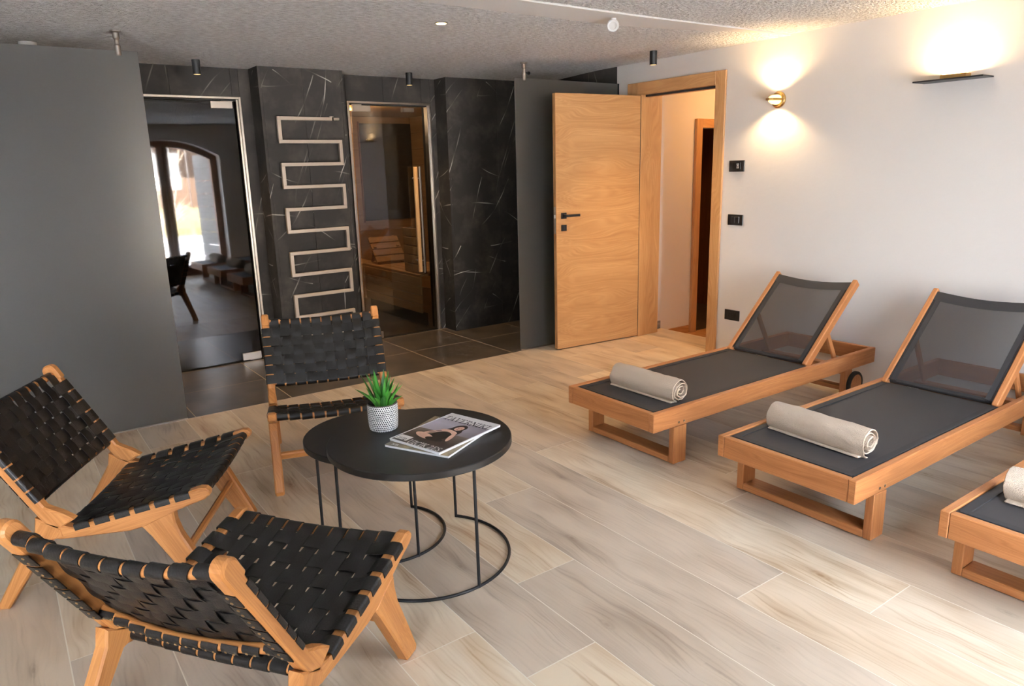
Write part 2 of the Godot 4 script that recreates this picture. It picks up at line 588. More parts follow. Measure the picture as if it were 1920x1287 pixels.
# ------------------------------------------------------------------ view and light
func set_light() -> void:
	var cam := Camera3D.new()
	cam.name = "camera"
	cam.position = Vector3(0, 1.522, 0)
	cam.rotation = Vector3(-0.236748559, -0.619306848, -0.0263669303)
	cam.fov = 50.83062
	cam.near = 0.02
	add_child(cam)
	cam.current = true
	var we := WorldEnvironment.new()
	we.name = "surroundings"
	var e := Environment.new()
	e.background_mode = Environment.BG_SKY
	var sky := Sky.new()
	var sm := ProceduralSkyMaterial.new()
	sm.sky_top_color = Color(0.74, 0.80, 0.89)
	sm.sky_horizon_color = Color(0.93, 0.94, 0.95)
	sm.ground_bottom_color = Color(0.62, 0.62, 0.62)
	sm.ground_horizon_color = Color(0.74, 0.76, 0.78)
	sm.sky_energy_multiplier = 4.6
	sm.ground_energy_multiplier = 4.6
	sky.sky_material = sm
	e.sky = sky
	e.tonemap_mode = Environment.TONE_MAPPER_LINEAR
	e.tonemap_exposure = 1.22
	e.sdfgi_enabled = true
	e.ssao_enabled = true
	e.ssil_enabled = true
	we.environment = e
	add_child(we)
	var sun := DirectionalLight3D.new()
	sun.name = "sun"
	sun.light_color = Color(1.0, 0.97, 0.93)
	sun.light_energy = 105.0
	sun.light_angular_distance = 0.6
	sun.shadow_enabled = true
	add_child(sun)
	sun.look_at_from_position(Vector3(2.5, 13.5, -7), Vector3(0.5, 0, 3))

func lamp_light(l: Light3D, called: String, at: Vector3, col: Color, energy: float, parent: Node) -> void:
	l.name = called
	l.light_color = col
	l.light_energy = energy
	l.shadow_enabled = true
	l.position = at
	parent.add_child(l, true)

# ------------------------------------------------------------------ the setting
func build_floor() -> void:
	var f := structure("floor", "floor of wood-look planks with dark stone tiles by the doors")
	slab("grout_bed", -2.8, XW + 0.4, -0.12, -0.0005, ZP, ZF + 0.6, M.grout, f, 0.0)
	slab("tile_bed", -2.8, XW + 0.4, -0.12, -0.0004, -8.9, ZP, M.tile_grout, f, 0.0)
	rng.seed = 5
	var W := 0.2825
	var L := 1.885
	var known := {-1: -3.14, 0: -2.52, 3: -1.84, 5: -1.985, 6: -2.625, 7: -1.42, 8: -2.97, 9: -1.936, 10: -4.017}
	for i in range(-10, 18):
		var x0 := W * i - 0.003
		var x1: float = minf(x0 + W, XW + 0.39)
		if x0 > XW + 0.37: break
		var z: float = known.get(i, rng.randf_range(-4.0, -2.2))
		while z > ZP: z -= L
		while z < ZF + 0.3:
			var z0 := maxf(z, ZP) + 0.0016
			var z1 := minf(z + L, ZF + 0.3) - 0.0016
			if x0 > XW - 0.2:   # the boards that run through the doorway
				z0 = maxf(z0, -4.68)
				z1 = minf(z1, -3.7)
			if z1 - z0 > 0.03:
				var st := mb()
				var strip := rng.randi_range(0, 7)
				var v0 := rng.randf()
				var up := rng.randf() < 0.5
				var g := 0.0016
				var b := 0.0004
				var xa := x0 + g
				var xb := x1 - g
				var uvf := func(px: float, pz: float) -> Vector2:
					var u := clampf((px - x0) / W, 0.01, 0.99)
					if up: u = 1.0 - u
					return Vector2((strip + u) / 8.0, v0 + (pz - z) / L * (1.0 if up else -1.0))
				quad(st, Vector3(xa + b, 0, z1 - b), Vector3(xb - b, 0, z1 - b), Vector3(xb - b, 0, z0 + b), Vector3(xa + b, 0, z0 + b), uvf.call(xa, z1), uvf.call(xb, z1), uvf.call(xb, z0), uvf.call(xa, z0))
				var lowc := [Vector3(xa, -0.004, z1), Vector3(xb, -0.004, z1), Vector3(xb, -0.004, z0), Vector3(xa, -0.004, z0)]
				var topc := [Vector3(xa + b, 0, z1 - b), Vector3(xb - b, 0, z1 - b), Vector3(xb - b, 0, z0 + b), Vector3(xa + b, 0, z0 + b)]
				for k in 4:
					var j := (k + 1) % 4
					var ua: Vector2 = uvf.call(lowc[k].x, lowc[k].z)
					var ub: Vector2 = uvf.call(lowc[j].x, lowc[j].z)
					quad(st, lowc[k], lowc[j], topc[j], topc[k], ua, ub, ub, ua)
				part("plank", st, M.planks, f)
			z += L
	var xs := []
	var x := 2.825 - 0.638 * 8
	while x < XW + 0.7:
		xs.append(x)
		x += 0.638
	for k in xs.size() - 1:
		for r in 6:
			var z1 := ZP - 0.61 * r
			slab("tile", xs[k] + 0.0028, minf(xs[k + 1] - 0.0028, XW + 0.5), -0.01, 0.0, z1 - 0.61 + 0.0028, z1 - 0.0028, M.floor_tile, f, 0.0003)
	# threshold strip between wood and stone
	slab("edge_strip", -2.8, XW, -0.01, 0.0006, ZP - 0.002, ZP + 0.002, M.steel, f, 0.0)

func ceil_y(x: float, z: float, near: bool) -> float:
	var k := smoothstep(3.0, 4.7, x)
	if near: return 2.36 + 0.013 * k
	return 2.338 + 0.028 * k * smoothstep(-6.0, -5.0, z)

func band_z(x: float) -> float:   # where the smooth band behind the step ends
	return -3.18 - 0.022 - 0.19 * smoothstep(4.75, 3.2, x)

func build_ceiling() -> void:
	var c := structure("ceiling", "rough grey plaster ceiling with a shallow step")
	var cols := 30
	for near in [true, false]:
		var st := mb()
		var za := -3.18 if near else -8.9
		var zb: float = ZF + 0.8 if near else -3.18
		var rows := 4 if near else 24
		var pt := func(i: int, j: int) -> Vector3:
			var px := lerpf(-2.8, XW + 0.02, float(i) / cols)
			var pz := lerpf(za, zb if near else band_z(px), float(j) / rows)
			return Vector3(px, ceil_y(px, pz, near), pz)
		for i in cols:
			for j in rows:
				quad(st, pt.call(i, j), pt.call(i + 1, j), pt.call(i + 1, j + 1), pt.call(i, j + 1), Vector2.ZERO, Vector2.ZERO, Vector2.ZERO, Vector2.ZERO)
		part("near_field" if near else "far_field", st, M.ceiling_plaster, c)
	var st2 := mb()
	for i in cols:
		var xa := lerpf(-2.8, XW + 0.02, float(i) / cols)
		var xb := lerpf(-2.8, XW + 0.02, float(i + 1) / cols)
		var drop := Vector3(0, 0.009, 0)
		var a := Vector3(xa, ceil_y(xa, 0, true), -3.18)
		var b := Vector3(xb, ceil_y(xb, 0, true), -3.18)
		var a2 := Vector3(xa, ceil_y(xa, band_z(xa), false), band_z(xa))
		var b2 := Vector3(xb, ceil_y(xb, band_z(xb), false), band_z(xb))
		quad(st2, a - drop, b - drop, b, a, Vector2.ZERO, Vector2.ZERO, Vector2.ZERO, Vector2.ZERO)
		quad(st2, a2, b2, b - drop, a - drop, Vector2.ZERO, Vector2.ZERO, Vector2.ZERO, Vector2.ZERO)
	part("step_face", st2, M.smooth_plaster, c)
	slab("roof_slab", -3.1, 8.2, 2.42, 2.62, -9.1, ZF + 0.42, M.plaster, c, 0.0)

func build_walls() -> void:
	var H := 2.43
	# white side wall with the doorway
	var r := structure("wall_right", "white plastered wall with the oak doorway and lamps")
	slab("plaster_panel", XW, XW + 0.25, -0.12, H, -3.735, ZF + 0.4, M.plaster, r, 0.0)
	slab("lintel", XW, XW + 0.25, 2.13, H, -4.68, -3.735, M.plaster, r, 0.0)
	slab("pier", XW, 5.08, -0.12, H, -4.885, -4.68, M.plaster, r, 0.0)
	slab("backing", XW + 0.012, 5.08, -0.12, H, -8.9, -4.887, M.joint, r, 0.0)
	var z := -4.887
	while z > -6.0:
		slab("marble_slab", XW, XW + 0.012, 0.0, H, maxf(z - 0.61, -6.1), z - 0.001, M.marble, r, 0.0008)
		z -= 0.611
	# the corridor behind the doorway
	slab("platform", XW + 0.0, 5.08, -0.3, -0.004, -4.68, -3.7, M.oak, r, 0.001)
	var k := structure("wall_corridor", "warm lit corridor wall behind the oak doorway")
	slab("wall_face", 5.08, 5.815, -0.3, 2.45, -5.0, -4.9, M.plaster, k, 0.0)
	slab("wall_face", 6.65, 7.2, -0.3, 2.45, -5.0, -4.9, M.plaster, k, 0.0)
	slab("wall_face", 5.815, 6.65, 1.865, 2.45, -5.0, -4.9, M.plaster, k, 0.0)
	slab("store_floor", 5.08, 7.2, -0.3, -0.18, -6.3, -4.9, M.floor_tile, k, 0.0)
	slab("store_ceiling", 5.08, 7.2, 2.3, 2.4, -6.3, -5.0, M.window_wood, k, 0.0)
	slab("store_side", 5.08, 5.18, -0.18, 2.3, -6.3, -5.0, M.window_wood, k, 0.0)
	slab("store_side", 7.1, 7.2, -0.18, 2.3, -6.3, -5.0, M.window_wood, k, 0.0)
	for i in 12:
		slab("store_board", 5.18, 7.1, -0.18 + i * 0.207, 0.025 + i * 0.207, -6.3, -6.2, M.window_wood, k, 0.003)
	slab("end_face", 7.0, 7.2, -0.3, 2.45, -4.9, -2.6, M.plaster, k, 0.0)
	slab("near_face", XW + 0.25, 7.2, -0.3, 2.45, -2.8, -2.6, M.plaster, k, 0.0)
	slab("inner_side", XW + 0.25, XW + 0.26, -0.3, 2.45, -3.69, -2.8, M.plaster, k, 0.0)
	slab("low_floor", 5.08, 7.2, -0.3, -0.18, -4.9, -2.6, M.oak, k, 0.0)
	slab("low_floor_side", XW + 0.25, 5.08, -0.3, -0.18, -3.7, -2.6, M.oak, k, 0.0)
	slab("corridor_ceiling", XW + 0.25, 7.2, 2.4, 2.5, -5.1, -2.6, M.plaster, k, 0.0)
	var b1 := structure("baseboard_doorway", "low grey wooden baseboard beside the doorway")
	slab("board", 4.945, 5.078, 0.0, 0.075, -4.68, -4.668, M.grey_wood, b1)
	var b2 := structure("baseboard_corridor", "oak baseboard along the corridor wall")
	slab("board", 5.085, 5.74, -0.18, -0.10, -4.9, -4.886, M.oak, b2)
	# oak frame of the further door
	var t3 := structure("trim_2", "oak door frame with a dark gap in the corridor")
	slab("post", 5.75, 5.835, -0.18, 1.95, -4.9, -4.87, M.oak, t3)
	slab("post", 6.63, 6.715, -0.18, 1.95, -4.9, -4.87, M.oak, t3)
	slab("head", 5.835, 6.63, 1.865, 1.95, -4.9, -4.87, M.oak, t3)
	slab("lining", 5.815, 5.835, -0.18, 1.865, -5.0, -4.9, M.oak, t3)
	slab("lining", 6.63, 6.65, -0.18, 1.865, -5.0, -4.9, M.oak, t3)

	# tiled rear wall with two openings and two projecting piers
	var w := structure("wall_back", "dark veined stone wall around the two glass doors")
	var B: Material = M.joint
	slab("core", -2.8, 0.955, -0.1, H, -6.27, ZW - 0.021, B, w, 0.0)
	slab("core", 0.955, 1.779, 2.125, H, -6.27, ZW - 0.021, B, w, 0.0)
	slab("core", 1.779, 2.668, -0.1, H, -6.27, ZW - 0.021, B, w, 0.0)
	slab("core", 2.668, 3.494, 2.125, H, -6.27, ZW - 0.021, B, w, 0.0)
	slab("core", 3.494, 5.08, -0.1, H, -6.27, ZW - 0.021, B, w, 0.0)
	var S := func(x0: float, x1: float, y0: float, y1: float, z1: float) -> void:
		slab("marble_slab", x0 + 0.0006, x1 - 0.0006, y0, y1, z1 - 0.02, z1, M.marble, w, 0.0008)
	for xx in [[-2.8, -2.1], [-2.1, -1.49], [-1.49, -0.88], [-0.88, -0.27], [-0.27, 0.34], [0.34, 0.955]]: S.call(xx[0], xx[1], 0.0, H, ZW)
	S.call(0.955, 1.27, 2.126, H, ZW)
	S.call(1.27, 1.72, 2.126, H, ZW)
	S.call(1.72, 1.779, 2.126, H, ZW)
	S.call(1.78, 1.90, 0.0, H, ZW)
	S.call(2.54, 2.667, 0.0, H, ZW)
	S.call(2.667, 3.02, 2.126, H, ZW)
	S.call(3.02, 3.40, 2.126, H, ZW)
	S.call(3.40, 3.494, 2.126, H, ZW)
	S.call(3.495, 3.56, 0.0, H, ZW)
	slab("pier_core", 1.886, 2.534, 0.0, H, ZW, -5.901, B, w, 0.0)
	slab("marble_slab", 1.865, 1.885, 0.0, H, ZW, -5.88, M.marble, w, 0.0008)
	slab("marble_slab", 2.535, 2.555, 0.0, H, ZW, -5.88, M.marble, w, 0.0008)
	S.call(1.885, 2.212, 0.0, H, -5.88)
	S.call(2.212, 2.535, 0.0, H, -5.88)
	slab("pier_core", 3.566, XW, 0.0, H, ZW, -5.921, B, w, 0.0)
	slab("marble_slab", 3.545, 3.565, 0.0, H, ZW, -5.90, M.marble, w, 0.0008)
	S.call(3.565, 4.10, 0.0, H, -5.90)
	S.call(4.10, XW, 0.0, H, -5.90)

	# behind the camera: the wall with two arched garden doors
	var fr := structure("wall_front", "white wall with two arched garden doors")
	window_wall(fr)
	var l := structure("wall_left", "white plastered wall closing the room")
	slab("plaster_panel", -3.0, -2.8, -0.12, H, -8.9, ZF + 0.4, M.plaster, l, 0.0)

	# steam room and sauna shells behind the glass
	var s := structure("wall_cabins", "walls of the cabins behind the glass doors")
	slab("steam_back", -0.3, 2.5, -0.1, H, -8.2, -8.1, M.joint, s, 0.0)
	slab("steam_side", -0.4, -0.3, -0.1, H, -8.2, -6.27, M.joint, s, 0.0)
	slab("divider", 2.45, 2.6, -0.1, H, -8.9, -6.27, M.joint, s, 0.0)
	for i in 12:
		slab("board", 2.6, 4.66, i * 0.2 + 0.001, i * 0.2 + 0.199, -8.72, -8.7, M.sauna_wood, s, 0.003)
		slab("board", 4.66, 4.68, i * 0.2 + 0.001, i * 0.2 + 0.199, -8.7, -6.27, M.sauna_wood, s, 0.003)
	slab("far_back", -2.8, 5.08, -0.1, H, -9.0, -8.9, M.joint, s, 0.0)
	slab("cabin_ceiling", 2.6, 4.66, 2.2, 2.23, -8.7, -6.27, M.sauna_wood, s, 0.0)

const WINDOWS := [[1.73, 3.33], [-2.4, -0.85]]
func arch_y(t: float) -> float:   # t from -1 to 1 across the opening
	return 1.89 + 0.24 * (1.0 - t * t)

func window_wall(fr: Node3D) -> void:
	var z0 := ZF
	var z1 := ZF + 0.36
	slab("plaster_panel", 3.33, XW + 0.25, -0.12, 2.43, z0, z1, M.plaster, fr, 0.0)
	slab("plaster_panel", -0.85, 1.73, -0.12, 2.43, z0, z1, M.plaster, fr, 0.0)
	slab("plaster_panel", -3.0, -2.4, -0.12, 2.43, z0, z1, M.plaster, fr, 0.0)
	var n := 0
	for w in WINDOWS:
		var cx: float = (w[0] + w[1]) * 0.5
		var hw: float = (w[1] - w[0]) * 0.5
		var st := mb()
		var N := 20
		var u := Vector2.ZERO
		for i in N:
			var ta := -1.0 + 2.0 * i / N
			var tb := -1.0 + 2.0 * (i + 1) / N
			var xa := cx + ta * hw
			var xb := cx + tb * hw
			quad(st, Vector3(xa, 2.43, z0), Vector3(xb, 2.43, z0), Vector3(xb, arch_y(tb), z0), Vector3(xa, arch_y(ta), z0), u, u, u, u)
			quad(st, Vector3(xa, arch_y(ta), z1), Vector3(xb, arch_y(tb), z1), Vector3(xb, 2.43, z1), Vector3(xa, 2.43, z1), u, u, u, u)
			quad(st, Vector3(xa, arch_y(ta), z0), Vector3(xb, arch_y(tb), z0), Vector3(xb, arch_y(tb), z1), Vector3(xa, arch_y(ta), z1), u, u, u, u)
		part("arch_head", st, M.plaster, fr)
		n += 1
		var g := structure("window_%d" % n, ["arched wooden garden door seen mirrored in the dark glass", "second arched wooden garden door behind the camera"][n - 1], Vector3(cx, 0, z0 + 0.22))
		# frame along the opening
		var fs := mb()
		var pts := []
		for i in N + 1:
			var t := -1.0 + 2.0 * i / N
			pts.append(Vector2(t * hw, arch_y(t)))
		for i in N:
			var a: Vector2 = pts[i]
			var b: Vector2 = pts[i + 1]
			var mid := (a + b) * 0.5
			var d := (b - a)
			var bas := Basis(Vector3.BACK, atan2(d.y, d.x))
			box(fs, Vector3(mid.x, mid.y - 0.05, 0), Vector3(d.length() + 0.012, 0.10, 0.08), 0.0, bas, Vector2(0, i * 0.1))
		part("arch_frame", fs, M.window_wood, g)
		for s in [-1.0, 1.0]:
			boxp("frame_post", Vector3(s * (hw - 0.05), 0.93, 0), Vector3(0.10, 1.86, 0.08), M.window_wood, g)
			boxp("leaf_stile", Vector3(s * 0.043, 1.03, 0.01), Vector3(0.08, 2.02, 0.06), M.window_wood, g)
			boxp("bottom_rail", Vector3(s * hw * 0.5, 0.09, 0), Vector3(hw, 0.17, 0.06), M.window_wood, g)
			var gs := mb()
			for i in 10:
				var ta: float = i / 10.0 * s
				var tb: float = (i + 1) / 10.0 * s
				var A := Vector3(ta * hw, 0.17, 0.02)
				var C := Vector3(tb * hw, 0.17, 0.02)
				var D := Vector3(tb * hw, arch_y(tb) - 0.05, 0.02)
				var E := Vector3(ta * hw, arch_y(ta) - 0.05, 0.02)
				quad(gs, A, C, D, E, u, u, u, u)
			part("pane", gs, M.window_glass, g)

func build_doors() -> void:
	# steel framed glass doors in the rear wall
	for d in 2:
		var x0: float = [0.954, 2.668][d]
		var x1: float = [1.78, 3.494][d]
		var f := structure("door_%d" % (d + 1), ["dark glass door in a steel frame mirroring the room", "bronze glass sauna door with a long wooden handle"][d])
		for s in [[x0, x0 + 0.018], [x1 - 0.018, x1]]:
			slab("frame_post", s[0], s[1], 0.0, 2.125, ZW - 0.06, ZW + 0.012, M.steel, f, 0.002)
		slab("frame_head", x0 + 0.018, x1 - 0.018, 2.107, 2.125, ZW - 0.06, ZW + 0.012, M.steel, f, 0.002)
		for s in [[x0 + 0.018, x0 + 0.034], [x1 - 0.034, x1 - 0.018]]:
			slab("inner_post", s[0], s[1], 0.0, 2.107, ZW - 0.07, ZW - 0.008, M.steel, f, 0.002)
		slab("inner_head", x0 + 0.034, x1 - 0.034, 2.095, 2.107, ZW - 0.07, ZW - 0.012, M.joint, f, 0.001)
		slab("sill_gap", x0 + 0.034, x1 - 0.034, -0.004, 0.004, ZW - 0.05, ZW - 0.0, M.joint, f, 0.0)
		var leaf := Node3D.new()
		leaf.name = "leaf"
		f.add_child(leaf)
		var w := x1 - x0 - 0.088
		leaf.position = Vector3(x1 - 0.05 if d == 0 else x0 + 0.04, 0, ZW - 0.02 if d == 0 else ZW + 0.0)
		leaf.rotation.y = deg_to_rad(0.65 if d == 0 else -0.55)
		if d == 0: leaf.rotation.x = deg_to_rad(-0.2)
		var sg := -1.0 if d == 0 else 1.0
		boxp("pane", Vector3(sg * w * 0.5, 1.05, 0), Vector3(w, 2.08, 0.008), M.dark_glass if d == 0 else M.bronze_glass, leaf, 0.0)
		for y in [2.065, 0.04]:
			var wd := 0.165 if y > 1 else 0.155
			boxp("hinge_plate", Vector3(sg * (wd * 0.5 + (0.012 if y > 1 else 0.0)), y, 0.0), Vector3(wd, 0.052 if y > 1 else 0.062, 0.03), M.steel, leaf, 0.002)
			boxp("hinge_block", Vector3(sg * 0.05, y + (0.031 if y > 1 else -0.036), 0.0), Vector3(0.09, 0.01, 0.022), M.steel, leaf, 0.001)
		if d == 1:
			boxp("lock_plate", Vector3(0.55, 2.062, 0.0), Vector3(0.11, 0.034, 0.026), M.steel, leaf, 0.002)
			boxp("lock_plate", Vector3(0.482, 2.062, 0.0), Vector3(0.012, 0.04, 0.026), M.steel, leaf, 0.002)
			boxp("wooden_handle", Vector3(0.560, 1.077, 0.055), Vector3(0.034, 0.97, 0.028), M.sauna_wood, leaf, 0.005)
			boxp("steel_handle", Vector3(0.612, 1.072, 0.045), Vector3(0.018, 0.985, 0.018), M.steel, leaf, 0.005)
			for y in [0.70, 1.46]:
				var hs := mb()
				tube(hs, [Vector3(0.56, y, 0.0), Vector3(0.56, y, 0.05)], 0.008)
				tube(hs, [Vector3(0.56, y, 0.045), Vector3(0.612, y, 0.045)], 0.006)
				part("handle_bolt", hs, M.steel, leaf)
	# oak door leaf standing open, its jambs and casing
	var hinge := Vector3(4.676, 0, -4.579)
	var free := Vector3(3.796, 0, -4.653)
	var dir := (free - hinge).normalized()
	var o := structure("door_3", "open oak door leaf with horizontal grain and black handle", hinge)
	o.rotation.y = atan2(-dir.z, dir.x)      # own +x runs from the hinge to the free edge
	var len := (free - hinge).length()
	var lf := part("leaf", oak_leaf(len), M.oak, o, Vector3(len * 0.5, 1.053, 0.021))
	lf.name = "leaf"
	for y in [1.135, 1.035]:
		boxp("rosette" if y > 1.1 else "key_plate", Vector3(len - 0.072, y, -0.006), Vector3(0.05, 0.05, 0.012), M.black_metal, o, 0.002)
		boxp("rosette" if y > 1.1 else "key_plate", Vector3(len - 0.072, y, 0.048), Vector3(0.05, 0.05, 0.012), M.black_metal, o, 0.002)
	boxp("edge_seal", Vector3(-0.005, 1.05, 0.016), Vector3(0.010, 2.08, 0.030), M.rubber, o, 0.0)
	boxp("lever_neck", Vector3(len - 0.072, 1.135, -0.028), Vector3(0.02, 0.02, 0.04), M.black_metal, o, 0.002)
	boxp("lever", Vector3(len - 0.135, 1.135, -0.046), Vector3(0.145, 0.02, 0.012), M.black_metal, o, 0.003)
	boxp("keyhole", Vector3(len - 0.072, 1.035, -0.0125), Vector3(0.008, 0.02, 0.002), M.dark_plastic, o, 0.0)
	boxp("lock_strip", Vector3(len + 0.0005, 1.10, 0.021), Vector3(0.002, 0.22, 0.02), M.steel, o, 0.0)
	boxp("lock_tongue", Vector3(len + 0.004, 1.13, 0.021), Vector3(0.01, 0.03, 0.012), M.steel, o, 0.001)
	var t := structure("trim_1", "oak casing round the open doorway")
	slab("jamb", 4.68, 4.935, 0.0, 2.13, -4.68, -4.575, M.oak, t)
	slab("jamb", 4.68, 4.945, -0.004, 2.13, -3.795, -3.733, M.oak, t)
	slab("head_jamb", 4.68, 4.94, 2.105, 2.13, -4.575, -3.795, M.oak, t)
	slab("stop_strip", 4.735, 4.76, 0.0, 2.105, -3.808, -3.795, M.oak, t)
	slab("stop_strip", 4.735, 4.76, 2.085, 2.105, -4.575, -3.808, M.oak, t)
	slab("rubber_seal", 4.728, 4.736, 2.088, 2.105, -4.575, -3.808, M.rubber, t, 0.0)
	slab("rubber_seal", 4.728, 4.736, 0.0, 2.105, -3.806, -3.795, M.rubber, t, 0.0)
	slab("casing", 4.672, 4.69, 0.0, 2.204, -3.797, -3.70, M.oak, t, 0.004)
	slab("casing", 4.672, 4.69, 0.0, 2.204, -4.74, -4.62, M.oak, t, 0.004)
	slab("casing", 4.672, 4.69, 2.105, 2.204, -4.62, -3.797, M.oak, t, 0.004)

func oak_leaf(len: float) -> SurfaceTool:
	var st := mb()
	var h := Vector3(len * 0.5, 1.045, 0.021)
	var b := 0.003
	for sg in [-1.0, 1.0]:
		var q := [Vector3(-h.x + b, -h.y + b, sg * h.z), Vector3(h.x - b, -h.y + b, sg * h.z), Vector3(h.x - b, h.y - b, sg * h.z), Vector3(-h.x + b, h.y - b, sg * h.z)]
		if sg < 0: q.reverse()
		var uv := func(p: Vector3) -> Vector2: return Vector2(p.y, p.x * 0.9 + sg)
		quad(st, q[0], q[1], q[2], q[3], uv.call(q[0]), uv.call(q[1]), uv.call(q[2]), uv.call(q[3]))
	for e in [[Vector3(1, 0, 0), Vector3(0, 1, 0), h.x, h.y], [Vector3(-1, 0, 0), Vector3(0, -1, 0), h.x, h.y], [Vector3(0, 1, 0), Vector3(-1, 0, 0), h.y, h.x], [Vector3(0, -1, 0), Vector3(1, 0, 0), h.y, h.x]]:
		var n: Vector3 = e[0]
		var a: Vector3 = e[1]
		var D: float = e[2]
		var R: float = e[3]
		var rows := [[D - b, h.z, R - b], [D, h.z - b, R - b], [D, -h.z + b, R - b], [D - b, -h.z, R - b]]
		for k in 3:
			var r0: Array = rows[k]
			var r1: Array = rows[k + 1]
			var A: Vector3 = n * r0[0] + Vector3(0, 0, r0[1]) - a * r0[2]
			var B: Vector3 = n * r1[0] + Vector3(0, 0, r1[1]) - a * r1[2]
			var C: Vector3 = n * r1[0] + Vector3(0, 0, r1[1]) + a * r1[2]
			var E: Vector3 = n * r0[0] + Vector3(0, 0, r0[1]) + a * r0[2]
			quad(st, A, B, C, E, Vector2(k * 0.02, 0), Vector2(k * 0.02 + 0.02, 0), Vector2(k * 0.02 + 0.02, R * 2), Vector2(k * 0.02, R * 2))
	return st

# ------------------------------------------------------------------ partitions, radiator, ceiling fittings
func build_partitions() -> void:
	var a := thing("glass_partition", "large frosted grey glass partition behind the left armchair", "partition", Vector3(0, 0, ZP), 0, "frosted glass partitions")
	slab("pane", -1.6, 0.862, 0.008, 2.232, -0.005, 0.005, M.frosted_glass, a, 0.0008)
	slab("floor_channel", -1.6, 0.862, 0.0, 0.008, -0.008, 0.008, M.steel, a, 0.0)
	ceiling_clamp(a, 0.763)
	ceiling_clamp(a, -1.0)
	var b := thing("glass_partition", "frosted glass partition half hidden behind the open oak door", "partition", Vector3(0, 0, ZP - 0.02), 0, "frosted glass partitions")
	slab("pane", 3.563, XW - 0.012, 0.008, 2.222, -0.005, 0.005, M.frosted_glass, b, 0.0008)
	slab("floor_channel", 3.563, XW - 0.012, 0.0, 0.008, -0.008, 0.008, M.steel, b, 0.0)
	slab("wall_channel", XW - 0.012, XW, 0.0, 2.222, -0.01, 0.01, M.black_metal, b, 0.0)
	ceiling_clamp(b, 3.657)
	var k := mb()
	tube(k, [Vector3(3.667, 2.262, 0), Vector3(3.70, 2.262, 0)], 0.006)
	lathe(k, [Vector2(0, 0), Vector2(0.012, 0), Vector2(0.012, 0.012), Vector2(0, 0.012)], 14, false, Vector3(3.70, 2.262, 0), Basis(Vector3.BACK, -PI / 2))
	part("clamp_screw", k, M.black_metal, b)

func ceiling_clamp(p: Node3D, x: float) -> void:
	var st := mb()
	lathe(st, [Vector2(0, 2.205), Vector2(0.014, 2.205), Vector2(0.017, 2.212), Vector2(0.017, 2.258), Vector2(0.012, 2.266), Vector2(0.012, 2.288), Vector2(0.018, 2.298), Vector2(0.018, 2.326), Vector2(0.031, 2.331), Vector2(0.031, 2.340), Vector2(0, 2.342)], 20, false, Vector3(x, 0, 0))
	part("ceiling_clamp", st, M.steel, p)

func build_radiator() -> void:
	var o := thing("towel_radiator", "pale metal zigzag towel radiator on the dark stone pier", "radiator", Vector3(2.225, 0, -5.88))
	var st := mb()
	var t := 0.027
	var xl := -0.247
	var xr := 0.249
	for k in 11:
		var y := 1.953 - 0.1765 * k
		var x0 := xl - t * 0.5
		var x1 := xr + t * 0.5
		if k == 0: x1 = 0.19
		box(st, Vector3((x0 + x1) * 0.5, y, 0.042), Vector3(x1 - x0, t, 0.03), 0.0015)
		if k < 10:
			box(st, Vector3(xl if k % 2 == 0 else xr, y - 0.08825, 0.042), Vector3(t, 0.1765 - t, 0.03), 0.0)
	part("zigzag_tube", st, M.radiator_metal, o)
	boxp("valve", Vector3(0.228, 1.953, 0.042), Vector3(0.05, 0.02, 0.026), M.steel, o, 0.002)
	boxp("valve_tab", Vector3(0.19, 1.970, 0.042), Vector3(0.03, 0.008, 0.02), M.steel, o, 0.001)
	for y in [1.777, 1.071, 0.365]:
		for x in [-0.15, 0.15]:
			var b := mb()
			tube(b, [Vector3(x, y, 0.0), Vector3(x, y, 0.03)], 0.008)
			part("wall_bracket", b, M.steel, o)
	var v := mb()
	tube(v, [Vector3(0.28, 0.894, 0.0), Vector3(0.28, 0.894, 0.03)], 0.006)
	part("vent_stub", v, M.steel, o)

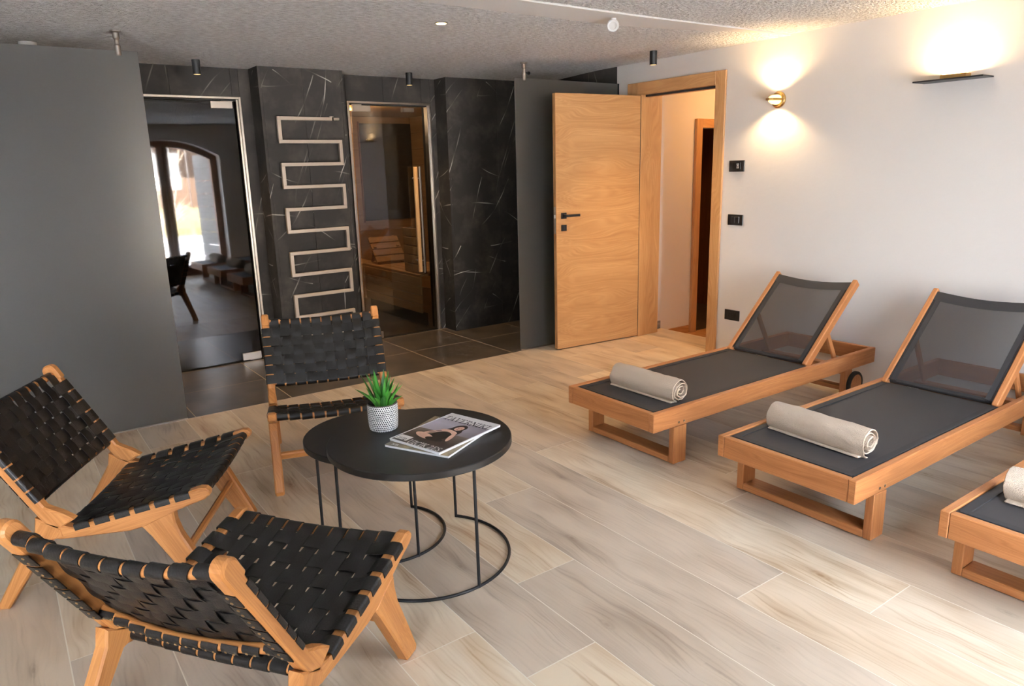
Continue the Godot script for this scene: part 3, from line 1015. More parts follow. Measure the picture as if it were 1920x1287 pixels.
func build_ceiling_fittings() -> void:
	var warm := Color(1.0, 0.83, 0.60)
	var lens := glow("spot_lens_glow", Color(1.0, 0.82, 0.55), 1.6)
	var spots := [[1.398, -5.765, "black cylinder ceiling spot above the dark mirrored door"], [3.117, -5.78, "black cylinder ceiling spot above the sauna door"], [4.302, -4.09, "black cylinder ceiling spot above the oak doorway"]]
	for s in spots:
		var y := ceil_y(s[0], s[1], false)
		var o := thing("ceiling_spotlight", s[2], "spotlight", Vector3(s[0], y, s[1]), 0, "black cylinder ceiling spots")
		var st := mb()
		lathe(st, [Vector2(0.0235, -0.085), Vector2(0.0235, -0.0985), Vector2(0.0265, -0.1), Vector2(0.028, -0.098), Vector2(0.028, 0.0), Vector2(0, 0.0)], 28)
		part("housing", st, M.black_metal, o)
		var ln := mb()
		lathe(ln, [Vector2(0, -0.1), Vector2(0.022, -0.0995), Vector2(0.0235, -0.096), Vector2(0, -0.09)], 24)
		part("lamp_lens", ln, lens, o)
		var l := SpotLight3D.new()
		l.spot_range = 12.0
		l.spot_angle = 42.0
		l.spot_angle_attenuation = 0.8
		l.light_size = 0.02
		l.rotation.x = -PI / 2
		lamp_light(l, "spot_light", Vector3(0, -0.104, 0), warm, 1.5, o)
	# recessed downlight
	var y2 := ceil_y(2.28, -3.81, false)
	var d := thing("recessed_downlight", "small lit recessed downlight in the grey ceiling", "downlight", Vector3(2.28, y2, -3.81))
	var r := mb()
	lathe(r, [Vector2(0.030, -0.002), Vector2(0.037, -0.004), Vector2(0.040, -0.001), Vector2(0.040, 0.002)], 28)
	part("trim_ring", r, M.steel, d)
	var e := mb()
	lathe(e, [Vector2(0, -0.0035), Vector2(0.030, -0.0035), Vector2(0.030, 0.0), Vector2(0, 0.0)], 28)
	part("lamp_lens", e, glow("downlight_glow", Color(1.0, 0.86, 0.62), 6.0), d)
	var dl := SpotLight3D.new()
	dl.spot_range = 12.0
	dl.spot_angle = 45.0
	dl.light_size = 0.03
	dl.rotation.x = -PI / 2
	lamp_light(dl, "spot_light", Vector3(0, -0.012, 0), warm, 0.9, d)
	# white ring fitting at the step
	var yr := ceil_y(3.07, -3.235, false)
	var q := thing("swivel_ring_light", "white ring shaped swivel fitting on the ceiling step", "ceiling fitting", Vector3(3.07, yr, -3.235))
	var bs := mb()
	lathe(bs, [Vector2(0, -0.012), Vector2(0.016, -0.012), Vector2(0.018, 0.0), Vector2(0, 0.0)], 20)
	part("base", bs, M.white_plastic, q)
	var to := Vector3(-0.66, -0.28, 0.70).normalized()
	var sx := Vector3.UP.cross(to).normalized()
	var bas := Basis(sx, to, sx.cross(to))
	var rg := mb()
	lathe(rg, [Vector2(0.022, -0.012), Vector2(0.034, -0.012), Vector2(0.034, 0.012), Vector2(0.030, 0.016), Vector2(0.022, 0.014), Vector2(0.022, 0.0)], 28, false, Vector3(-0.008, -0.040, 0.008), bas)
	part("ring", rg, M.white_plastic, q)
	var dk := mb()
	lathe(dk, [Vector2(0, -0.004), Vector2(0.022, -0.004), Vector2(0.022, 0.002), Vector2(0, 0.002)], 24, false, Vector3(-0.008, -0.040, 0.008), bas)
	part("inner_disc", dk, M.smooth_plaster, q)
	# detector half hidden by the partition
	var ys := ceil_y(0.373, -5.474, false)
	var dt := thing("smoke_detector", "small white smoke detector above the frosted partition", "detector", Vector3(0.373, ys, -5.474))
	var ds := mb()
	lathe(ds, [Vector2(0, -0.045), Vector2(0.018, -0.042), Vector2(0.024, -0.03), Vector2(0.045, -0.026), Vector2(0.05, -0.012), Vector2(0.05, 0.0), Vector2(0, 0.0)], 28)
	part("body", ds, M.white_plastic, dt)
	for a in 6:
		boxp("slot", Vector3(0.033 * cos(a * PI / 3), -0.033, 0.033 * sin(a * PI / 3)), Vector3(0.016, 0.006, 0.012), M.dark_plastic, dt, 0.001, Basis(Vector3.UP, -a * PI / 3))

# ------------------------------------------------------------------ wall fittings
func build_wall_fittings() -> void:
	var warm := Color(1.0, 0.84, 0.62)
	# sconce: round plate with a fin between two glowing domes
	var s := thing("wall_sconce", "round brass wall sconce glowing up and down beside doorway", "wall lamp", Vector3(XW, 1.949, -3.245))
	var b := mb()
	var out := Basis(Vector3.BACK, PI / 2)   # lathe axis to -x
	lathe(b, [Vector2(0.056, 0.0), Vector2(0.056, 0.010), Vector2(0.048, 0.016), Vector2(0.044, 0.03), Vector2(0.0, 0.03)], 36, false, Vector3.ZERO, out)
	part("back_plate", b, M.brass, s)
	var f := mb()
	var N := 14
	var u := Vector2.ZERO
	for sg in [-1.0, 1.0]:
		for i in N:
			var a0 := -PI / 2 + PI * i / N
			var a1 := -PI / 2 + PI * (i + 1) / N
			var c := Vector3(-0.02, sg * 0.007, 0)
			var p0 := Vector3(-0.02 - 0.115 * cos(a0), sg * 0.007, 0.050 * sin(a0))
			var p1 := Vector3(-0.02 - 0.115 * cos(a1), sg * 0.007, 0.050 * sin(a1))
			if sg > 0: tri(f, c, p0, p1, u, u, u)
			else: tri(f, c, p1, p0, u, u, u)
			if sg > 0: quad(f, p0, Vector3(p0.x, -0.007, p0.z), Vector3(p1.x, -0.007, p1.z), p1, u, u, u, u)
	part("fin", f, M.brass, s)
	var dome := glow("sconce_lamp_glow", Color(1.0, 0.80, 0.50), 3.0)
	for sg in [-1.0, 1.0]:
		var dm := mb()
		for i in 10:
			for j in 6:
				var P := []
				var Nn := []
				for e in [[i, j], [i + 1, j], [i + 1, j + 1], [i, j + 1]]:
					var az: float = -PI / 2 + PI * e[0] / 10.0
					var el: float = PI / 2 * e[1] / 6.0
					var n := Vector3(-cos(az) * cos(el), sg * sin(el), sin(az) * cos(el))
					P.append(Vector3(-0.025, sg * 0.008, 0) + n * Vector3(0.080, 0.026, 0.040))
					Nn.append(n)
				if sg < 0: P.reverse(); Nn.reverse()
				smooth_quad(dm, P, Nn, [u, u, u, u])
		part("lamp_dome", dm, dome, s)
		var l := SpotLight3D.new()
		l.spot_range = 12.0
		l.spot_angle = 70.0
		l.spot_angle_attenuation = 0.6
		l.light_size = 0.025
		l.rotation.x = sg * PI / 2
		lamp_light(l, "lamp_light", Vector3(-0.07, sg * 0.042, 0), warm, 0.42, s)
	# shelf shaped uplighter
	var w := thing("uplighter_shelf", "flat dark shelf lamp washing the upper wall with light", "wall lamp", Vector3(XW, 1.955, -2.067))
	boxp("plate", Vector3(-0.07, 0, 0), Vector3(0.14, 0.008, 0.378), M.black_metal, w, 0.001)
	boxp("lamp_body", Vector3(-0.035, 0.018, 0.0), Vector3(0.07, 0.026, 0.14), M.brass, w, 0.002)
	boxp("lamp_strip", Vector3(-0.04, 0.032, 0.0), Vector3(0.045, 0.003, 0.12), glow("uplight_lamp_glow", Color(1.0, 0.84, 0.58), 12.0), w, 0.0)
	var al := AreaLight3D.new()
	al.area_size = Vector2(0.05, 0.2)
	al.rotation.x = PI / 2
	lamp_light(al, "lamp_light", Vector3(-0.06, 0.040, 0), warm, 0.58, w)
	# black plates beside the doorway
	var defs := [[1.4985, -3.574, "black wall thermostat with a small white display", "thermostat"], [1.095, -3.5645, "black wall switch plate halfway up beside doorway", "switch"], [0.348, -3.5555, "black wall socket plate low beside the lounger", "socket"]]
	for i in 3:
		var d: Array = defs[i]
		var o := thing(["thermostat", "light_switch", "wall_socket"][i], d[2], d[3], Vector3(XW, d[0], d[1]), 0, "black plates beside the doorway")
		boxp("plate", Vector3(-0.005, 0, 0), Vector3(0.010, 0.083, 0.140), M.black_plastic, o, 0.003)
		boxp("insert", Vector3(-0.0105, 0, 0), Vector3(0.003, 0.050, 0.075), M.dark_plastic, o, 0.001)
		if i == 0:
			var scr := boxp("screen", Vector3(-0.0125, 0.0, 0.014), Vector3(0.002, 0.034, 0.022), M.dark_plastic, o, 0.0)
			scr.name = "screen"
			var gl := mat("display_ink", Color8(225, 228, 228), 0.4)
			for g in [[0.012, -0.004, 0.004, 0.008], [0.012, 0.006, 0.004, 0.004], [0.004, 0.0, 0.003, 0.012], [-0.003, -0.003, 0.004, 0.006], [-0.003, 0.006, 0.006, 0.003], [-0.011, -0.004, 0.005, 0.005], [-0.011, 0.005, 0.005, 0.006]]:
				boxp("glyph", Vector3(-0.0137, g[0] * 1.2, 0.014 + g[1] * 1.3), Vector3(0.0006, g[2] * 1.5, g[3] * 1.4), gl, o, 0.0)
		elif i == 1:
			for z in [-0.018, 0.018]: boxp("rocker", Vector3(-0.0125, 0, z), Vector3(0.003, 0.044, 0.033), M.black_plastic, o, 0.001)
		else:
			for z in [-0.024, 0.0, 0.024]: boxp("outlet", Vector3(-0.0125, 0, z), Vector3(0.002, 0.040, 0.021), M.black_plastic, o, 0.001)
			for y in [-0.01, 0.0, 0.01]: boxp("hole", Vector3(-0.0138, y, 0.0), Vector3(0.0006, 0.005, 0.005), M.rubber, o, 0.0)

# ------------------------------------------------------------------ sauna bench
func build_sauna() -> void:
	var b := thing("sauna_bench", "slatted wooden sauna bench behind the bronze glass door", "bench", Vector3(3.40, 0, -6.29))
	for i in 4:
		var y := 0.135 + i * 0.092
		boxp("front_slat", Vector3(0.01, y + 0.042, -0.67), Vector3(0.02, 0.083, 1.30), M.sauna_wood, b, 0.003)
		boxp("return_slat", Vector3(-0.17, y + 0.042, -1.325), Vector3(0.36, 0.083, 0.02), M.sauna_wood, b, 0.003)
	for i in 6:
		boxp("seat_slat", Vector3(0.05 + i * 0.1, 0.512, -0.68), Vector3(0.09, 0.024, 1.30), M.sauna_wood, b, 0.003)
	boxp("return_top", Vector3(-0.10, 0.512, -1.6), Vector3(0.56, 0.024, 0.52), M.sauna_wood, b, 0.003)
	boxp("kick_board", Vector3(0.06, 0.064, -0.67), Vector3(0.02, 0.128, 1.30), M.joint, b, 0.0)
	var g := thing("sauna_screen", "slatted wooden screen box at the end of sauna bench", "screen", Vector3(3.44, 0.526, -6.30))
	for i in 5:
		boxp("slat", Vector3(0.0, 0.045 + i * 0.09, -0.19), Vector3(0.02, 0.082, 0.38), M.sauna_wood, g, 0.003)
	boxp("frame", Vector3(0.03, 0.225, -0.19), Vector3(0.03, 0.44, 0.34), M.joint, g, 0.0)
	var bk := thing("sauna_headrest", "tilted slatted wooden headrest lying on the sauna bench", "headrest", Vector3(3.62, 0.54, -7.35))
	var tilt := Basis(Vector3.RIGHT, deg_to_rad(-38))
	for i in 4:
		boxp("slat", tilt * Vector3(0, 0.05 + i * 0.085, 0), Vector3(0.36, 0.07, 0.018), M.sauna_wood, bk, 0.002, tilt)
	for x in [-0.14, 0.14]:
		boxp("support", tilt * Vector3(x, 0.18, -0.02), Vector3(0.03, 0.36, 0.02), M.sauna_wood, bk, 0.002, tilt)
		boxp("leg", Vector3(x, 0.09, 0.16) * Vector3(1, 1, -1), Vector3(0.03, 0.2, 0.02), M.sauna_wood, bk, 0.002, Basis(Vector3.RIGHT, deg_to_rad(30)))
	var dp := thing("sauna_window", "tall dark glass pane set in the sauna rear wall", "window pane", Vector3(4.30, 0.9, -8.69))
	boxp("panel_face", Vector3(0, 0.62, 0.006), Vector3(0.72, 1.2, 0.012), M.dark_glass, dp, 0.002)
	boxp("panel_frame", Vector3(-0.37, 0.62, 0.01), Vector3(0.02, 1.24, 0.02), M.window_wood, dp, 0.002)
	var cl := thing("sauna_lamp", "dim warm lamp on the sauna ceiling", "lamp", Vector3(3.2, 2.198, -7.3))
	var st := mb()
	lathe(st, [Vector2(0, -0.05), Vector2(0.05, -0.045), Vector2(0.08, -0.02), Vector2(0.085, 0.0), Vector2(0, 0.0)], 24, true)
	part("lamp_glass", st, glow("sauna_lamp_glow", Color(1.0, 0.72, 0.40), 1.0), cl)
	var l := OmniLight3D.new()
	l.omni_range = 8.0
	l.light_size = 0.06
	lamp_light(l, "lamp_light", Vector3(0, -0.12, 0), Color(1.0, 0.86, 0.68), 0.7, cl)

func build_corridor_lamp() -> void:
	var cl := thing("corridor_lamp", "warm ceiling lamp of the corridor behind the doorway", "lamp", Vector3(6.1, 2.398, -4.1))
	var st := mb()
	lathe(st, [Vector2(0, -0.06), Vector2(0.08, -0.055), Vector2(0.12, -0.025), Vector2(0.125, 0.0), Vector2(0, 0.0)], 28, true)
	part("lamp_glass", st, glow("corridor_lamp_glow", Color(1.0, 0.76, 0.48), 2.0), cl)
	var l := OmniLight3D.new()
	l.omni_range = 10.0
	l.light_size = 0.1
	lamp_light(l, "lamp_light", Vector3(0, -0.16, 0), Color(1.0, 0.76, 0.50), 0.55, cl)

# ------------------------------------------------------------------ loungers and towels
func make_lounger() -> Node3D:
	var o := thing("sun_lounger", "", "lounger", Vector3.ZERO, 0, "wooden loungers along the white wall")
	var L := 2.10
	var W := 0.66
	var h := 0.31
	var wd: Material = M.lounger_wood
	for s in [-1.0, 1.0]:
		var rail := boxp("side_rail", Vector3(L * 0.5, h - 0.05, s * (W * 0.5 - 0.016)), Vector3(L, 0.1, 0.032), wd, o, 0.003)
		for x in [0.185, 0.225]:
			var bt := mb()
			lathe(bt, [Vector2(0, -0.002), Vector2(0.006, -0.002), Vector2(0.0055, 0.003), Vector2(0, 0.004)], 12, false, Vector3(x - L * 0.5, -0.03 + (0.225 - x) * 0.0, s * 0.016), Basis(Vector3.RIGHT, s * PI / 2))
			part("bolt", bt, M.steel, rail)
		boxp("front_leg", Vector3(0.20, 0.106, s * (W * 0.5 - 0.018)), Vector3(0.095, 0.204, 0.036), wd, o, 0.003)
		boxp("glide", Vector3(0.20, 0.002, s * (W * 0.5 - 0.018)), Vector3(0.03, 0.006, 0.024), M.white_plastic, o, 0.001)
		boxp("rear_leg", Vector3(1.86, 0.125, s * (W * 0.5 - 0.055)), Vector3(0.085, 0.17, 0.034), wd, o, 0.003)
		var wh := mb()
		var ax := Basis(Vector3.RIGHT, PI / 2)
		lathe(wh, [Vector2(0.066, -0.014), Vector2(0.080, -0.014), Vector2(0.085, -0.008), Vector2(0.085, 0.008), Vector2(0.080, 0.014), Vector2(0.066, 0.014)], 32, false, Vector3.ZERO, ax)
		var wheel := part("wheel", wh, M.rubber, o, Vector3(1.925, 0.086, s * (W * 0.5 - 0.03)))
		var hb := mb()
		lathe(hb, [Vector2(0, -0.012), Vector2(0.066, -0.012), Vector2(0.066, 0.012), Vector2(0, 0.012)], 32, false, Vector3.ZERO, ax)
		part("hub", hb, wd, wheel)
	boxp("runner", Vector3(0.20, 0.022, 0), Vector3(0.095, 0.034, W - 0.074), wd, o, 0.003)
	boxp("front_board", Vector3(0.016, h - 0.05, 0), Vector3(0.03, 0.099, W - 0.066), wd, o, 0.003)
	boxp("back_board", Vector3(L - 0.016, h - 0.05, 0), Vector3(0.03, 0.099, W - 0.066), wd, o, 0.003)
	boxp("cross_bar", Vector3(1.36, h - 0.055, 0), Vector3(0.05, 0.05, W - 0.066), wd, o, 0.003)
	boxp("cross_bar", Vector3(1.78, h - 0.085, 0), Vector3(0.06, 0.025, W - 0.066), wd, o, 0.003)
	boxp("rear_brace", Vector3(1.86, 0.175, 0), Vector3(0.06, 0.03, W - 0.15), wd, o, 0.003)
	boxp("rear_brace", Vector3(1.86, 0.065, 0), Vector3(0.05, 0.03, W - 0.15), wd, o, 0.003)
	# seat sling, with a slight dip, and its hems
	var st := mb()
	var nx := 16
	var nz := 8
	var x0 := 0.036
	var x1 := 1.385
	var hz := W * 0.5 - 0.034
	var f := func(i: int, j: int) -> Vector3:
		var a := float(i) / nx
		var b := float(j) / nz
		return Vector3(lerpf(x0, x1, a), h - 0.006 - 0.010 * sin(PI * a) * sin(PI * b), lerpf(-hz, hz, b))
	for i in nx:
		for j in nz:
			var p := [f.call(i, j + 1), f.call(i + 1, j + 1), f.call(i + 1, j), f.call(i, j)]
			var lo := []
			for q in p: lo.append(q - Vector3(0, 0.003, 0))
			var uvs := []
			for q in p: uvs.append(Vector2(q.x, q.z))
			smooth_quad(st, p, [Vector3.UP, Vector3.UP, Vector3.UP, Vector3.UP], uvs)
			lo.reverse()
			smooth_quad(st, lo, [Vector3.DOWN, Vector3.DOWN, Vector3.DOWN, Vector3.DOWN], uvs)
	part("seat_sling", st, M.sling, o)
	for s in [-1.0, 1.0]:
		boxp("hem", Vector3((x0 + x1) * 0.5, h - 0.0045, s * (hz - 0.022)), Vector3(x1 - x0 - 0.03, 0.004, 0.034), M.sling_hem, o, 0.0015)
	boxp("hem", Vector3(x0 + 0.024, h - 0.0045, 0), Vector3(0.034, 0.0038, hz * 2 - 0.02), M.sling_hem, o, 0.0015)
	# backrest
	var foot := Vector3(1.375, h - 0.012, 0)
	var top := Vector3(1.885, 0.765, 0)
	var d := (top - foot)
	var len := d.length()
	var bk := Node3D.new()
	bk.name = "backrest"
	o.add_child(bk)
	bk.position = foot
	bk.rotation.z = atan2(d.y, d.x)      # own x runs up the backrest, own y is its face
	for s in [-1.0, 1.0]:
		boxp("stile", Vector3(len * 0.5, 0.0, s * (hz - 0.018)), Vector3(len, 0.052, 0.030), wd, bk, 0.005)
	boxp("top_bar", Vector3(len - 0.05, -0.005, 0), Vector3(0.028, 0.028, hz * 2 - 0.06), M.sling_hem, bk, 0.008)
	boxp("bottom_bar", Vector3(0.035, -0.012, 0), Vector3(0.024, 0.024, hz * 2 - 0.06), M.sling_hem, bk, 0.004)
	var sb := mb()
	var bz := hz - 0.032
	var g := func(i: int, j: int) -> Vector3:
		var a := float(i) / 12
		var b := float(j) / 8
		return Vector3(lerpf(0.02, len - 0.024 - 0.016 * sin(PI * b), a), 0.018 - 0.012 * sin(PI * b), lerpf(-bz, bz, b))
	for i in 12:
		for j in 8:
			smooth_quad(sb, [g.call(i, j + 1), g.call(i + 1, j + 1), g.call(i + 1, j), g.call(i, j)], [Vector3.UP, Vector3.UP, Vector3.UP, Vector3.UP], [Vector2.ZERO, Vector2.ZERO, Vector2.ZERO, Vector2.ZERO])
	part("back_sling", sb, M.sling_mesh, bk)
	for s in [-1.0, 1.0]:
		boxp("back_hem", Vector3(len * 0.5, 0.0145, s * (bz - 0.020)), Vector3(len - 0.05, 0.005, 0.04), M.sling_hem, bk, 0.001)
	var hm := mb()
	for j in 8:
		for i in 2:
			var a0 := 11.1 / 12 if i == 0 else 1.0
			var q := func(jj: int, aa: float) -> Vector3:
				var b := float(jj) / 8
				return Vector3(lerpf(0.02, len - 0.022 - 0.016 * sin(PI * b), aa), 0.020 - 0.012 * sin(PI * b), lerpf(-bz, bz, b))
			if i == 0: smooth_quad(hm, [q.call(j + 1, 0.90), q.call(j + 1, 1.0), q.call(j, 1.0), q.call(j, 0.90)], [Vector3.UP, Vector3.UP, Vector3.UP, Vector3.UP], [Vector2.ZERO, Vector2.ZERO, Vector2.ZERO, Vector2.ZERO])
	part("top_hem", hm, M.sling_hem, bk)
	# props from the stiles to the cross bar
	for s in [-1.0, 1.0]:
		var a := foot + d * 0.47 + Vector3(0.0, 0, s * (hz - 0.05))
		var b := Vector3(1.775, h - 0.07, s * (hz - 0.05))
		var dd := b - a
		var pr := boxp("prop", (a + b) * 0.5, Vector3(dd.length(), 0.032, 0.018), wd, o, 0.003, Basis(Vector3.BACK, atan2(dd.y, dd.x)))
		pr.name = pr.name
	return o

func make_towel(label: String, at: Vector3, turn: float, len: float, sd: int) -> void:
	var o := thing("rolled_towel", label, "towel", at, turn, "rolled beige towels on the loungers")
	rng.seed = sd
	var n := FastNoiseLite.new()
	n.seed = sd
	n.frequency = 5.0
	# cross-section is a spiral; lies along z
	var r0 := 0.068
	var turns := 3.4
	var S := 96
	var K := 26
	var prof := func(i: int, z: float) -> Vector3:
		var t := float(i) / S
		var ang := -turns * TAU * t - 1.9
		var r := r0 * (1.0 - 0.80 * t)
		r += 0.0030 * sin(ang * 3.0 + sd) * (1.0 - t)
		var wob := n.get_noise_3d(cos(ang) * 0.3, sin(ang) * 0.3, z * 0.7 + t) * 0.006 - 0.007 * pow(maxf(0.0, n.get_noise_3d(cos(ang) * 0.22 + 5.0, sin(ang) * 0.22, z * 1.6 + sin(ang) * 0.2)), 0.7)
		r += wob
		var e := absf(z) / (len * 0.5)
		r *= 1.0 - 0.05 * pow(e, 6.0)
		var y := r * sin(ang)
		y = maxf(y, -r0 * 0.86)
		return Vector3(r * cos(ang) * 1.04, y + r0 * 0.86, z + 0.006 * sin(t * 9.0 + sd) * signf(z) * pow(e, 4.0))
	var th := 0.0058
	var st := mb()
	var grid := []
	var nor := []
	for i in S + 1:
		var row := []
		for k in K + 1: row.append(prof.call(i, (float(k) / K - 0.5) * len))
		grid.append(row)
	for i in S + 1:
		var row := []
		for k in K + 1:
			var du: Vector3 = grid[mini(i + 1, S)][k] - grid[maxi(i - 1, 0)][k]
			var dv: Vector3 = grid[i][mini(k + 1, K)] - grid[i][maxi(k - 1, 0)]
			row.append(du.cross(dv).normalized())
		nor.append(row)
	var ctr := Vector3(0, r0 * 0.86, 0)
	var flip: bool = nor[2][K / 2].dot(grid[2][K / 2] - ctr) < 0
	var run := []
	var acc := 0.0
	for i in S + 1:
		if i: acc += (grid[i][K / 2] - grid[i - 1][K / 2]).length()
		run.append(acc)
	for i in S:
		for k in K:
			var P := [grid[i][k], grid[i + 1][k], grid[i + 1][k + 1], grid[i][k + 1]]
			var N := [nor[i][k], nor[i + 1][k], nor[i + 1][k + 1], nor[i][k + 1]]
			var U := [Vector2(run[i], k * len / K), Vector2(run[i + 1], k * len / K), Vector2(run[i + 1], (k + 1) * len / K), Vector2(run[i], (k + 1) * len / K)]
			if flip:
				for q in 4: N[q] = -N[q]
			var out := []
			var inn := []
			var Ni := []
			for q in 4:
				out.append(P[q] + N[q] * th * 0.5)
				inn.append(P[q] - N[q] * th * 0.5)
				Ni.append(-N[q])
			if flip:
				out.reverse(); N.reverse(); U.reverse()
				smooth_quad(st, out, N, U)
				smooth_quad(st, inn, Ni, U)
			else:
				smooth_quad(st, out, N, U)
				inn.reverse(); Ni.reverse()
				smooth_quad(st, inn, Ni, U)
		for k in [0, K]:
			var s0: Vector3 = nor[i][k] * th * 0.5
			var s1: Vector3 = nor[i + 1][k] * th * 0.5
			var bulge := Vector3(0, 0, 0.003 * (1 if k else -1))
			var mid0: Vector3 = grid[i][k] + bulge
			var mid1: Vector3 = grid[i + 1][k] + bulge
			for h in [-1.0, 1.0]:
				var A: Vector3 = grid[i][k] + s0 * h
				var B: Vector3 = grid[i + 1][k] + s1 * h
				var ok := (mid0 - A).cross(B - A).dot(bulge) > 0
				if ok: quad(st, A, mid0, mid1, B, Vector2.ZERO, Vector2.ZERO, Vector2.ZERO, Vector2.ZERO)
				else: quad(st, B, mid1, mid0, A, Vector2.ZERO, Vector2.ZERO, Vector2.ZERO, Vector2.ZERO)
	part("roll", st, M.towel, o)
	# loose outer edge lying on the sling
	var fl := mb()
	box(fl, Vector3(-0.045, 0.006, 0.0), Vector3(0.05, 0.009, len * 0.97), 0.004)
	part("loose_edge", fl, M.towel, o)

func build_loungers() -> void:
	var base := make_lounger()
	var lab := ["wooden lounger nearest the oak doorway with a grey sling", "middle wooden lounger with a dark sling and beige towel", "wooden lounger cut off by the right picture edge"]
	var pos := [Vector3(2.548, 0, -2.702), Vector3(2.572, 0, -1.667), Vector3(2.578, 0, -0.703)]
	for i in 3:
		var o := base
		if i:
			o = base.duplicate()
			o.name = numbered("sun_lounger")
			add_child(o)
		o.position = pos[i]
		o.set_meta("label", lab[i])
	make_towel("rolled beige towel on the lounger nearest the doorway", Vector3(2.825, 0.302, -2.68), deg_to_rad(0.5), 0.47, 3)
	make_towel("rolled beige towel on the middle lounger", Vector3(2.885, 0.302, -1.685), deg_to_rad(-3.0), 0.47, 8)
	make_towel("rolled beige towel on the lounger cut by picture edge", Vector3(2.90, 0.302, -0.70), deg_to_rad(2.0), 0.47, 12)

# ------------------------------------------------------------------ armchairs
func weave_band(st: SurfaceTool, pts: Array, nors: Array, sides: Array, width: float) -> void:
	var n := pts.size()
	var bent := []
	for i in n:
		var t: Vector3 = (pts[mini(i + 1, n - 1)] - pts[maxi(i - 1, 0)]).normalized()
		var k: Vector3 = sides[i].cross(t).normalized()
		bent.append(k if k.dot(nors[i]) > 0 else -k)
	ribbon(st, pts, bent, sides, width, 0.0026)

func make_chair() -> Node3D:
	var o := thing("woven_armchair", "", "chair", Vector3.ZERO, 0, "woven leather chairs round the table")
	var wd: Material = M.chair_wood
	var V := func(u: float, v: float) -> Vector2: return Vector2(u, v)
	var T := Vector2(-0.765, 0.745)
	var Bc := Vector2(-0.515, 0.318)
	var d := (T - Bc).normalized()
	var nf := Vector2(d.y, -d.x)          # towards the sitter
	if nf.x < 0: nf = -nf
	# side frames
	for s in [-1.0, 1.0]:
		var x: float = s * 0.305
		var off := Vector2(0.3 * s + 0.7, 0.4 * s)
		var st := mb()
		var sl := (T - Bc).length()
		var out := []
		out.append(Bc - nf * 0.024 - d * 0.02)
		out.append(Bc + d * sl * 0.8 - nf * 0.026)
		for q in 10:
			var a := PI * q / 9.0
			out.append(Bc + d * (sl - 0.012 + 0.028 * sin(a)) - nf * 0.027 * cos(a))
		out.append(Bc + d * (sl - 0.056) + nf * 0.026)
		out.append(Bc + d * (sl - 0.060) + nf * 0.018)
		out.append(Bc + d * 0.075 + nf * 0.018)
		out.append(Bc + d * 0.06 + nf * 0.026)
		out.append(Bc + d * 0.02 + nf * 0.052)
		out.append(Bc - d * 0.02 + nf * 0.070)
		plate(st, out, x, 0.040, 0.006, d, off)
		part("back_stile", st, wd, o)
		st = mb()
		out = [V.call(-0.565, 0.345), V.call(-0.50, 0.318), V.call(-0.455, 0.306), V.call(-0.43, 0.312), V.call(-0.10, 0.392), V.call(-0.065, 0.402), V.call(-0.03, 0.416), V.call(0.0, 0.424), V.call(0.022, 0.422), V.call(0.034, 0.410), V.call(0.033, 0.394), V.call(0.015, 0.380), V.call(-0.03, 0.364), V.call(-0.10, 0.338), V.call(-0.14, 0.316), V.call(-0.20, 0.290), V.call(-0.26, 0.276), V.call(-0.36, 0.270), V.call(-0.50, 0.262), V.call(-0.545, 0.272)]
		plate(st, out, x, 0.040, 0.005, Vector2(0.97, 0.23), off + Vector2(0.2, 0.1))
		part("seat_rail", st, wd, o)
		st = mb()
		out = [V.call(-0.22, 0.292), V.call(-0.19, 0.25), V.call(-0.12, 0.13), V.call(-0.045, 0.0), V.call(0.012, 0.0), V.call(0.018, 0.02), V.call(-0.035, 0.14), V.call(-0.085, 0.25), V.call(-0.098, 0.30), V.call(-0.10, 0.345), V.call(-0.16, 0.32)]
		plate(st, out, x, 0.044, 0.006, Vector2(0.45, -0.9).normalized(), off + Vector2(0.5, 0.3))
		part("front_leg", st, wd, o)
		st = mb()
		out = [V.call(-0.575, 0.352), V.call(-0.585, 0.30), V.call(-0.655, 0.185), V.call(-0.768, 0.0), V.call(-0.722, 0.0), V.call(-0.602, 0.17), V.call(-0.53, 0.262), V.call(-0.485, 0.272), V.call(-0.49, 0.305)]
		plate(st, out, x, 0.044, 0.006, Vector2(0.5, 0.86), off + Vector2(0.1, 0.6))
		part("rear_leg", st, wd, o)
	boxp("stretcher", Vector3(0, 0.172, 0.078), Vector3(0.575, 0.040, 0.024), wd, o, 0.006, Basis(Vector3.RIGHT, deg_to_rad(-25)))
	# rails the straps go round; they bow
	var P3 := func(x: float, q: Vector2) -> Vector3: return Vector3(x, q.y, -q.x)
	var hw := 0.286
	var bow_back := func(x: float) -> float: return 0.030 * (1.0 - pow(x / hw, 2.0))
	var sag := func(x: float) -> float: return 0.016 * (1.0 - pow(x / hw, 2.0))
	var sl2 := (T - Bc).length()
	var s_top := sl2 - 0.030
	var s_low := 0.105
	var rail_pts := func(fn: Callable) -> Array:
		var a := []
		for i in 17: a.append(fn.call(-hw + 2.0 * hw * i / 16.0))
		return a
	var top_at := func(x: float) -> Vector3: return P3.call(x, Bc + d * s_top - nf * bow_back.call(x))
	var low_at := func(x: float) -> Vector3: return P3.call(x, Bc + d * s_low - nf * bow_back.call(x))
	var front_at := func(x: float) -> Vector3: return P3.call(x, Vector2(0.004, 0.402 - sag.call(x)))
	var rear_at := func(x: float) -> Vector3: return P3.call(x, Vector2(-0.492, 0.288 - sag.call(x) * 0.8))
	for rr in [["top_rail", top_at], ["lower_rail", low_at], ["front_rail", front_at], ["rear_rail", rear_at]]:
		var st := mb()
		tube(st, rail_pts.call(rr[1]), 0.0145, 12)
		part(rr[0], st, wd, o)
	# straps of the back
	var n3 := Vector3(0, nf.y, -nf.x)
	var d3 := Vector3(0, d.y, -d.x)
	var R := 0.0165
	var nv := 10
	var nh := 6
